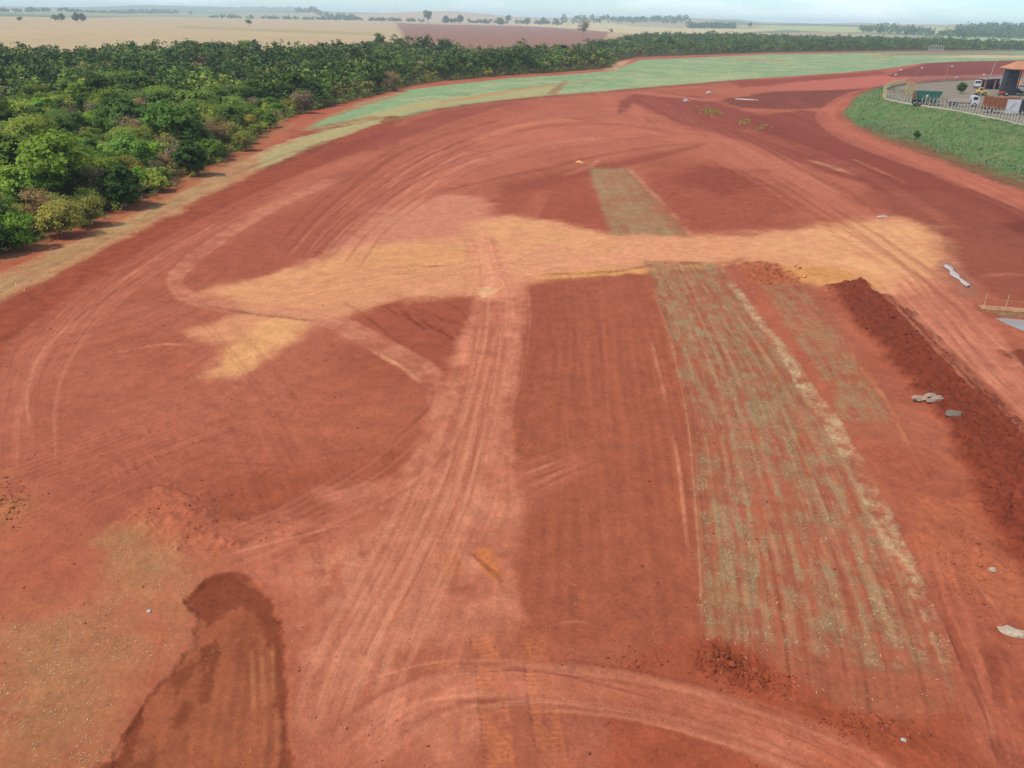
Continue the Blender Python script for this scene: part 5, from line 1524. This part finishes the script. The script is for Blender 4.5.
# roofed works shelter with a thick dark tower
p = P(1006, 95, YARD_Z)
t = empty('works_shelter', (p[0], p[1], YZ), R_(-8)); t.scale = (1.15, 1.15, 1.50)
MB().box((0, 0, 2.7), (3.4, 3.0, 5.4), .12, taper=(.92, .92)).build('tower', DARK, t)
for k in range(3):
    MB().box((0, 0, 1.2 + k * 1.5), (3.62, 3.2, .12)).build('band', mat('dark_band', (.06, .055, .06), .6), t)
rf = MB()
hl = 5.6
prof = [(-1.4, 5.35), (9.5, 5.35), (9.5, 5.45), (4.2, 7.3), (4.0, 7.3), (-1.4, 5.47)]
roof = MB().prism([(-1.9, 5.30), (12.0, 5.30), (12.0, 5.42), (12.0, 5.44), (-1.9, 5.44)], -4.2, 4.2).build('eave', TILE, t)
rr = MB().add([(-2.1, -4.4, 5.46), (12.2, -4.4, 5.46), (12.2, 0, 7.0), (.6, 0, 7.0), (12.2, 4.4, 5.46), (-2.1, 4.4, 5.46)], [(0, 1, 2, 3), (3, 2, 4, 5), (0, 3, 5)]).build('roof', TILE, t)
for k in range(15):
    x = -1.0 + k * .9
    MB().add([(x - .06, -4.38, 5.50), (x + .06, -4.38, 5.50), (max(x + .06, .72), -.05 if x > .6 else -4.38 * (1 - (x + 2.1) / 2.7), 7.03 if x > .6 else 5.5 + 1.53 * (x + 2.1) / 2.7), (max(x - .06, .6), -.05 if x > .6 else -4.38 * (1 - (x + 2.1) / 2.7), 7.03 if x > .6 else 5.5 + 1.53 * (x + 2.1) / 2.7)], [(0, 1, 2, 3)]).build('tile_ridge', TILE, rr)
for (x, y) in ((4.0, -3.6), (10.5, -3.6), (10.5, 3.6), (4.0, 3.6)):
    MB().box((x, y, 2.66), (.22, .22, 5.3)).build('post', DARK, t)
tag(t, 'orange tile roofed shelter on a thick dark tower at the right frame edge', 'shelter')

# low shed with grey sheet roof
p = P(991, 89, YARD_Z)
t = empty('low_shed', (p[0], p[1], YZ), R_(-6)); t.scale = (1.1, 1.2, 1.3)
roof = MB().prism([(-3.6, 2.5), (3.2, 3.1), (3.2, 3.2), (-3.6, 2.6)], -2.4, 2.4).build('roof', GREYR, t)
for k in range(13): MB().prism([(-3.6, 2.61), (3.2, 3.21), (3.2, 3.25), (-3.6, 2.65)], -2.35 + k * .39, -2.29 + k * .39).build('roof_rib', GREYR, roof)
MB().box((0, 2.2, 1.3), (6.4, .15, 2.55)).build('back_wall', mat('dull_red_wall', (.20, .10, .08), .9), t)
for x in (-3.2, -.2, 2.9):
    MB().box((x, -2.1, 1.28 + (x + 3.6) * .035), (.3, .3, 2.5 + (x + 3.6) * .07)).build('post', mat('brick_post', (.32, .17, .13), .9), t)
MB().box((1.4, .6, .7), (2.0, 1.6, 1.3), .05).build('tank', DARK, t)
tag(t, 'low open shed with a sloping grey sheet roof left of the dark tower', 'shed')

# yellow loading machine and small red tractor
p = P(981, 95.5, YARD_Z)
t = empty('yellow_loader', (p[0], p[1], YZ), R_(-10))
MB().box((-.3, 0, 1.05), (2.8, 1.5, .9), .1).build('body', YELLOW, t)
c = MB().box((-.5, 0, 1.95), (1.3, 1.3, 1.0), .06, taper=(.85, .9)).build('cab', YELLOW, t)
MB().box((.16, 0, 1.95), (.02, 1.05, .7)).build('windscreen', GLASS, c)
for s in (-1, 1):
    MB().box((-.5, s * .645, 1.95), (.9, .02, .6)).build('side_window', GLASS, c)
    MB().add([(0, s * .7, 1.3), (2.0, s * .7, .7), (2.0, s * .7, .88), (0, s * .7, 1.5), (0, s * .82, 1.3), (2.0, s * .82, .7), (2.0, s * .82, .88), (0, s * .82, 1.5)],
             [(0, 1, 2, 3), (7, 6, 5, 4), (0, 4, 5, 1), (3, 2, 6, 7), (1, 5, 6, 2), (0, 3, 7, 4)]).build('lift_arm', YELLOW, t)
    for x in (-1.2, .8): wheel(t, x, s * .85, .55, .35)
MB().prism([(1.9, .25), (2.7, .15), (2.6, .4), (2.2, .5), (2.1, 1.0), (1.9, 1.0)], -1.0, 1.0).build('bucket', YELLOW, t)
tag(t, 'small yellow loader standing between the low shed and the rust red truck', 'loader')
p = P(1003, 96, YARD_Z)
t = empty('red_tractor', (p[0], p[1], YZ), R_(160))
MB().box((.6, 0, 1.0), (1.9, .75, .7), .08).build('bonnet', REDP, t)
MB().box((-.6, 0, 1.15), (1.0, 1.5, .3), .08).build('mudguard', REDP, t)
MB().box((-.7, 0, 1.5), (.5, .5, .5), .05).build('seat', DARK, t)
for s in (-1, 1):
    wheel(t, -.7, s * .85, .7, .36); wheel(t, 1.2, s * .7, .4, .22)
    MB().cyl((-1.05, s * .5, 1.2), (-1.05, s * .5, 2.4), .04).build('roll_bar', DARK, t)
MB().cyl((.9, .2, 1.3), (.9, .2, 2.1), .05).build('exhaust', DARK, t)
tag(t, 'red tractor at the foot of the thick dark tower', 'tractor')
# orange tarpaulin heap
p = P(1017, 85, YARD_Z)
r2 = np.random.default_rng(8)
nx = 16
vs = [(0, 0, 1.9)]
for j in range(1, 7):
    for k in range(nx):
        th = 2 * math.pi * k / nx
        rr_ = j / 6 * (2.2 + .35 * math.sin(th * 3) + r2.uniform(-.08, .08))
        vs.append((rr_ * math.cos(th) * 1.2, rr_ * math.sin(th), max(0.0, 1.9 * (1 - (j / 6) ** 1.7) + (r2.uniform(-.1, .1) if j < 6 else 0))))
fs = [(0, 1 + k, 1 + (k + 1) % nx) for k in range(nx)]
for j in range(5):
    for k in range(nx):
        a = 1 + j * nx
        fs.append((a + k, a + nx + k, a + nx + (k + 1) % nx, a + (k + 1) % nx))
o = MB().add(vs, fs).build('tarpaulin_heap', ORANGEP, None, (p[0], p[1], YZ))
tag(o, 'orange tarpaulin covered heap behind the thick dark tower', 'tarpaulin')

# yellow portal frame with railing at the yard end
p = P(908.5, 95.5, YARD_Z)
t = empty('portal_frame', (p[0], p[1], YZ), R_(4))
for x in (-.95, .95):
    MB().box((x, 0, 1.7), (.36, .36, 3.4), .03).build('post', YELLOW, t)
MB().box((0, 0, 3.55), (2.5, .42, .42), .03).build('top_beam', YELLOW, t)
MB().box((0, 0, 1.5), (1.6, .2, .2), .02).build('cross_bar', YELLOW, t)
for s in (-1, 1):
    MB().add([(s * .8, -.08, 1.6), (s * .64, -.08, 1.6), (s * .0 - .08, -.08, 3.3), (s * .0 + .08, -.08, 3.3)], [(0, 1, 2, 3)]).build('brace', YELLOW, t)
tag(t, 'yellow steel portal frame at the rounded end of the yard', 'frame')
p = P(897, 98.5, YARD_Z)
t = empty('yellow_railing', (p[0], p[1], YZ), R_(18)); t.scale = (1.1, 1.5, 1.7)
for k in range(7): MB().box((-3.0 + k, 0, .6), (.09, .09, 1.2)).build('post', YELLOW, t)
for z in (.55, 1.15): MB().box((0, -.01, z), (6.2, .07, .09)).build('rail', YELLOW, t)
tag(t, 'low yellow railing leading from the portal frame to the yard end', 'railing')

# bush in the yard and on the bank
p = P(960, 93.3, YARD_Z); add_tree('dark_bush', 'dark', p[0], p[1], .42, 'dark bush standing on the grey yard above the flatbed truck', None, 'bush', z=YARD_Z)
p = P(918, 130, 2.0); add_tree('dark_bush', 'dark', p[0], p[1], .22, 'single dark bush on the grassy embankment', None, 'bush')

# concrete post fences
def fence(name, px, spacing, h, label, wall=0.35, m=CONC, dead=True):
    pts = [P(a, b, YARD_Z) for a, b in px]
    t = empty(name, (pts[0][0], pts[0][1], YARD_Z))
    o = np.array(pts[0])
    pm = MB().box((0, 0, h / 2 - .2), (.17, .17, h + .4), .025).add([(-.07, -.07, h), (.07, -.07, h), (.07, .07, h), (-.07, .07, h), (-.07, -.42, h + .3), (.07, -.42, h + .3), (.07, -.34, h + .38), (-.07, -.34, h + .38)],
            [(0, 1, 5, 4), (2, 3, 7, 6), (1, 2, 6, 5), (3, 0, 4, 7), (4, 5, 6, 7)])
    proto = None
    # resample
    seg = [np.linalg.norm(pts[i + 1] - pts[i]) for i in range(len(pts) - 1)]
    tot = sum(seg); n = int(tot / spacing)
    prev = None
    rails = [MB() for _ in range(4)]
    kerb = MB()
    for k in range(n + 1):
        s = tot * k / n; i = 0
        while i < len(seg) - 1 and s > seg[i]: s -= seg[i]; i += 1
        q_ = pts[i] + (pts[i + 1] - pts[i]) * (s / seg[i])
        d = (pts[i + 1] - pts[i]) / seg[i]
        l = q_ - o
        if proto is None:
            proto = pm.build('post', m, t, (l[0], l[1], 0), math.atan2(d[1], d[0])); po = proto
        else:
            po = proto.copy(); COL.objects.link(po); po.parent = t; po.location = (l[0], l[1], random.uniform(-.06, .04))
            po.rotation_euler = (random.uniform(-.03, .03), random.uniform(-.03, .03), math.atan2(d[1], d[0]) + random.uniform(-.05, .05))
        if prev is not None:
            for w, z in enumerate((.55, 1.05, 1.55, 2.05)):
                rails[w].cyl((prev[0], prev[1], z * h / 2.2), (l[0], l[1], z * h / 2.2), .028, n=5)
            mid = (prev + l) / 2
            kerb.box((mid[0], mid[1], wall / 2 - .1), (np.linalg.norm(l - prev) + .02, .12, wall + .2), 0, math.atan2((l - prev)[1], (l - prev)[0]))
        prev = l
    for w in rails: w.build('wire', WIRE, t)
    kerb.build('kerb_wall', m, t)
    return tag(t, label, 'fence', 'fences round the works yard')
fence('post_fence', [(886, 99), (905, 103), (950, 109.5), (1000, 119.5), (1060, 134), (1110, 145)], 1.42, 2.3, 'pale concrete post fence along the top of the grassy embankment', .2)
fence('post_fence', [(886, 99), (882.5, 95.5), (884, 91), (892, 87.2), (905, 84.6)], 1.5, 2.0, 'cream curved fence round the left end of the yard', .7, CONC_Y)
fence('post_fence', [(905, 84.4), (940, 81.6), (990, 79.0), (1060, 75.5)], 1.9, 2.0, 'concrete post fence along the back of the yard below the dark ploughed block', .25, mat('reddish_concrete', (.34, .22, .17), .9, var=.15))

# light poles
def pole(px, h, label, lean=0.0, z=YARD_Z, m=CONC, r0=.13, arm=True):
    p = P(*px, z)
    t = empty('light_pole', (p[0], p[1], ground_z(p[0], p[1])))
    MB().cyl((0, 0, -.3), (lean * h, 0, h), r0, r0 * .6, 10).build('pole', m, t)
    if arm:
        MB().cyl((lean * h, 0, h - .1), (lean * h + .9, 0, h + .15), .05, .04, 8).build('arm', m, t)
        MB().box((lean * h + 1.1, 0, h + .15), (.6, .22, .12), .03).build('lamp', RIM, t)
    return tag(t, label, 'pole', 'light poles round the yard')
pole((944.5, 81), 5.8, 'thin reddish pole behind the middle of the back fence', .02, m=mat('reddish_concrete', (.34, .22, .17), .9, var=.15))
pole((989.5, 79.5), 7.0, 'pale pole leaning right beside the low shed', .06, m=CONC)
pole((913.5, 84), 4.8, 'thin pole at the left end of the back fence', .0, m=mat('reddish_concrete', (.34, .22, .17), .9, var=.15))
pole((996.5, 53), 9.5, 'white pole by the far field track, left of two', z=0, arm=False)
pole((1011, 53), 10.5, 'white pole by the far field track, right of two', z=0, arm=False)
pole((79.5, 14), 34, 'tall thin mast on the left skyline', z=0, m=mat('dark_mast', (.16, .16, .18), .7), r0=1.1, arm=False)
pole((63, 12), 26, 'thin mast left of the tall one on the skyline', z=0, m=mat('dark_mast', (.16, .16, .18), .7), r0=1.0, arm=False)

# unfinished concrete frame far behind
p = P(935.5, 50.5)
gz0 = ground_z(p[0], p[1])
t = empty('concrete_frame', (p[0], p[1], gz0))
for k, hh in enumerate((4.2, 6.0, 5.6, 6.4, 5.2, 5.8, 4.6)):
    MB().box((-8.4 + k * 2.8, 0, hh / 2 - .2), (.7, .7, hh + .4)).build('pillar', CONC, t)
MB().box((-3.0, 0, 5.3), (8.0, .55, .6)).build('beam', CONC, t)
MB().box((4.2, .05, 4.6), (6.0, .5, .5)).build('beam', CONC, t)
MB().box((0, .1, .5), (17.5, .5, 1.0)).build('low_wall', CONC, t)
tag(t, 'unfinished pale concrete pillars in front of the far wood', 'ruin')

# ------------------------------------------------------------------ loose things on the site
def rock_mesh(seed, sx, sy, sz, n=2):
    r2 = np.random.default_rng(seed)
    import bmesh
    bm = bmesh.new()
    bmesh.ops.create_icosphere(bm, subdivisions=n, radius=1.0)
    for v in bm.verts:
        k = 1 + r2.uniform(-.24, .24)
        v.co = Vector((v.co.x * sx * k, v.co.y * sy * k, max(v.co.z, -.35) * sz * k))
    me = bpy.data.meshes.new('rock'); bm.to_mesh(me); bm.free()
    return me
def rock(px, sx, sy, sz, label, m=ROCK, group=None, seed=0, name='rock', z=0.0, cat='rock'):
    p = P(*px, z)
    me = rock_mesh(seed + int(px[0] * 7 + px[1]), sx, sy, sz)
    me.materials.append(m)
    o = link(name, me, None, (p[0], p[1], ground_z(p[0], p[1]) + sz * .2), random.uniform(-.5, .5))
    return tag(o, label, cat, group)
rock((920, 403), .55, .30, .22, 'pale rock at the left end of the small pile beside the dark soil', group='pale rocks by the dark soil')
rock((928, 401), .50, .30, .26, 'pale rock in the middle of the small pile beside the dark soil', group='pale rocks by the dark soil')
rock((936, 404), .45, .28, .20, 'pale rock at the right end of the small pile beside the dark soil', group='pale rocks by the dark soil')
rock((930, 406), .40, .22, .14, 'flattest pale rock on the near side of the small pile', group='pale rocks by the dark soil')
rock((1012, 632), .62, .28, .20, 'flat cream rock at the right frame edge below the dark soil', m=mat('cream_rock', (.44, .34, .23), .9, var=.2, scale=4, bump=.02))
rock((992, 570), .20, .14, .12, 'small cream rock lying above the flat cream one', m=mat('cream_rock', (.44, .34, .23), .9, var=.2, scale=4, bump=.02))
rock((952, 420), .58, .45, .16, 'low grey green gravel heap right of the pale rock pile', m=mat('grey_gravel', (.17, .125, .085), .95, var=.3, scale=14, bump=.04), name='gravel_heap', cat='heap')
rock((903, 741), .10, .08, .07, 'small white stone in the soil near the bottom right', m=PLASTIC, name='stone', cat='stone')
rock((149, 611), .11, .09, .08, 'small white stone left of the dark wet scrape', m=PLASTIC, name='stone', cat='stone')
rock((882, 217), .85, .45, .12, 'pale slab at the top corner of the yellow sand spread', m=PLASTIC, name='slab', cat='slab')
rock((709, 93.5), 1.0, .7, .7, 'white bag lying left of the long white strip far off', m=PLASTIC, name='bag', cat='bag')
rock((686, 101.5), 1.1, .7, .7, 'white bag beside the green weeds on the dark soil', m=PLASTIC, name='bag', cat='bag')
rock((746, 100), 4.2, .8, .35, 'long white strip lying on the dark soil far off', m=PLASTIC, name='strip', cat='sheet')
rock((580, 163), .8, .5, .35, 'orange pale lump on the crescent bank above the small stubble strip', m=mat('sandy_lump', tuple(C(226, 160, 112)), .95), name='lump', cat='lump')
for k, (x, y) in enumerate(((896, 75.5), (901, 70.5), (922, 68.5), (952, 66.8), (957, 78.5), (984, 75.5))):
    rock((x, y), .9, .7, .8, ['white sack nearest the yard fence, leftmost on the dark ploughed block', 'white sack just above the leftmost one on the ploughed block', 'white sack third from the left on the ploughed block',
         'white sack at the upper edge of the ploughed block', 'pale sack just behind the back fence posts', 'pale sack beside the leaning pale pole'][k], m=PLASTIC, group='white sacks on the ploughed block', name='sack', cat='sack')
rock((889, 57), 1.8, 1.0, .8, 'pale orange lump in the crop field far off', m=mat('sandy_lump', tuple(C(226, 160, 112)), .95), name='lump', cat='lump')

# crumpled white plastic strip by the haul road
r2 = np.random.default_rng(12)
a, b = P(946, 267), P(967, 288)
nx, ny = 26, 6
vs, fs = [], []
for side in (0, 1):
    for i in range(nx):
        t_ = i / (nx - 1); c_ = a + (b - a) * t_ + np.array((.10 * math.sin(t_ * 9), .15 * math.sin(t_ * 6)))
        d = (b - a) / np.linalg.norm(b - a); n_ = np.array((-d[1], d[0]))
        w = .42 * (1 - .5 * abs(t_ - .35)) * (.8 + .3 * math.sin(t_ * 17))
        for j in range(ny):
            q_ = c_ + n_ * w * (j / (ny - 1) - .5) * 2
            vs.append((q_[0], q_[1], .06 + .16 * math.sin(j / (ny - 1) * math.pi) * (.6 + .4 * math.sin(i * 1.7 + j)) + r2.uniform(0, .03) - (.03 if side else 0)))
N1 = nx * ny
for i in range(nx - 1):
    for j in range(ny - 1):
        k = i * ny + j
        fs.append((k, k + ny, k + ny + 1, k + 1)); fs.append((N1 + k, N1 + k + 1, N1 + k + ny + 1, N1 + k + ny))
rim_ = [i * ny for i in range(nx)] + [(nx - 1) * ny + j for j in range(1, ny)] + [i * ny + ny - 1 for i in range(nx - 2, -1, -1)] + [j for j in range(ny - 2, 0, -1)]
for k in range(len(rim_)):
    u, w = rim_[k], rim_[(k + 1) % len(rim_)]
    fs.append((u, w, N1 + w, N1 + u))
zoff = ground_z(*((a + b) / 2))
o = MB().add(vs, fs).build('plastic_sheet', PLASTIC, None, (0, 0, zoff))
tag(o, 'crumpled white plastic strip lying right of the yellow sand spread', 'sheet')

# puddle with timber edging and stakes
wm = bpy.data.materials.new('puddle_water'); wm.use_nodes = True
bb = wm.node_tree.nodes['Principled BSDF']
bb.inputs['Base Color'].default_value = (.30, .29, .28, 1); bb.inputs['Roughness'].default_value = .12
wn = wm.node_tree.nodes.new('ShaderNodeTexNoise'); wn.inputs['Scale'].default_value = 2.0
wb = wm.node_tree.nodes.new('ShaderNodeBump'); wb.inputs['Strength'].default_value = .08
wm.node_tree.links.new(wn.outputs['Fac'], wb.inputs['Height']); wm.node_tree.links.new(wb.outputs['Normal'], bb.inputs['Normal'])
zg = ground_z(*(P(1000, 305)))
wz = zg - .55
o = MB().add([(q_[0], q_[1], wz) for q_ in (POND.mean(0) + (POND - POND.mean(0)) * 1.04)], [tuple(range(len(POND)))]).build('water', wm)
tag(o, 'grey puddle water under the timber edging at the right', kind='structure')
pa, pb = P(982, 311.0), P(1085, 319)
dv_ = pb - pa; Ln = np.linalg.norm(dv_); ang = math.atan2(dv_[1], dv_[0])
t = empty('timber_edging', (pa[0], pa[1], zg), ang)
for k in range(4):
    MB().box((Ln / 2 + .1 * (k % 2), .2 + k * .30, .06 + .02 * (k % 3)), (Ln + .2 * (k % 2), .27, .16), .02).build('plank', WOODB, t)
MB().box((Ln / 2, .02, -.28), (Ln, .08, .5)).build('face_board', WOODB, t)
for x, hh in ((.55, 1.25), (2.45, 1.35), (4.6, 1.3)):
    MB().cyl((x, 1.3, -.3), (x + .03, 1.35, hh), .035, .03, 7).build('stake', CONC_Y, t)
MB().cyl((2.0, 1.32, .75), (6.5, 1.36, .55), .04, .04, 7).build('rail', WOODB, t)
tag(t, 'earth stained timber edging with thin stakes above the grey puddle', 'edging')

# green weeds on the dark soil
wd = []
for (x, y, n_) in ((712, 113, 60), (743, 123, 22), (760, 129, 12), (700, 110, 14)):
    for k in range(n_):
        p = P(x + random.gauss(0, 6), y + random.gauss(0, 1.6)); wd.append((p[0], p[1], 'olive', random.uniform(.10, .17)))
tree_mass('weeds', wd, 60, .5, 'patches of green weeds on the dark soil far off')

# ------------------------------------------------------------------ the air
zmin, zmax = float(V[:, 2].min()) - 1.5, max(float(V[:, 2].max()), CAM_H) + 20
hm = bpy.data.materials.new('haze'); hm.use_nodes = True
hn = hm.node_tree; hn.nodes.clear()
ho = hn.nodes.new('ShaderNodeOutputMaterial'); hv = hn.nodes.new('ShaderNodeVolumePrincipled')
hv.inputs['Color'].default_value = (.74, .90, 1.0, 1); hv.inputs['Density'].default_value = 1.5e-4; hv.inputs['Anisotropy'].default_value = 0.0
hn.links.new(hv.outputs['Volume'], ho.inputs['Volume'])
xm = float(np.abs(V[:, 0]).max()) + 60
o = MB().box((0, 5400, (zmin + zmax) / 2), (2 * xm, 11600, zmax - zmin)).build('haze', hm)
tag(o, 'thin bluish haze over the farmland', kind='stuff')
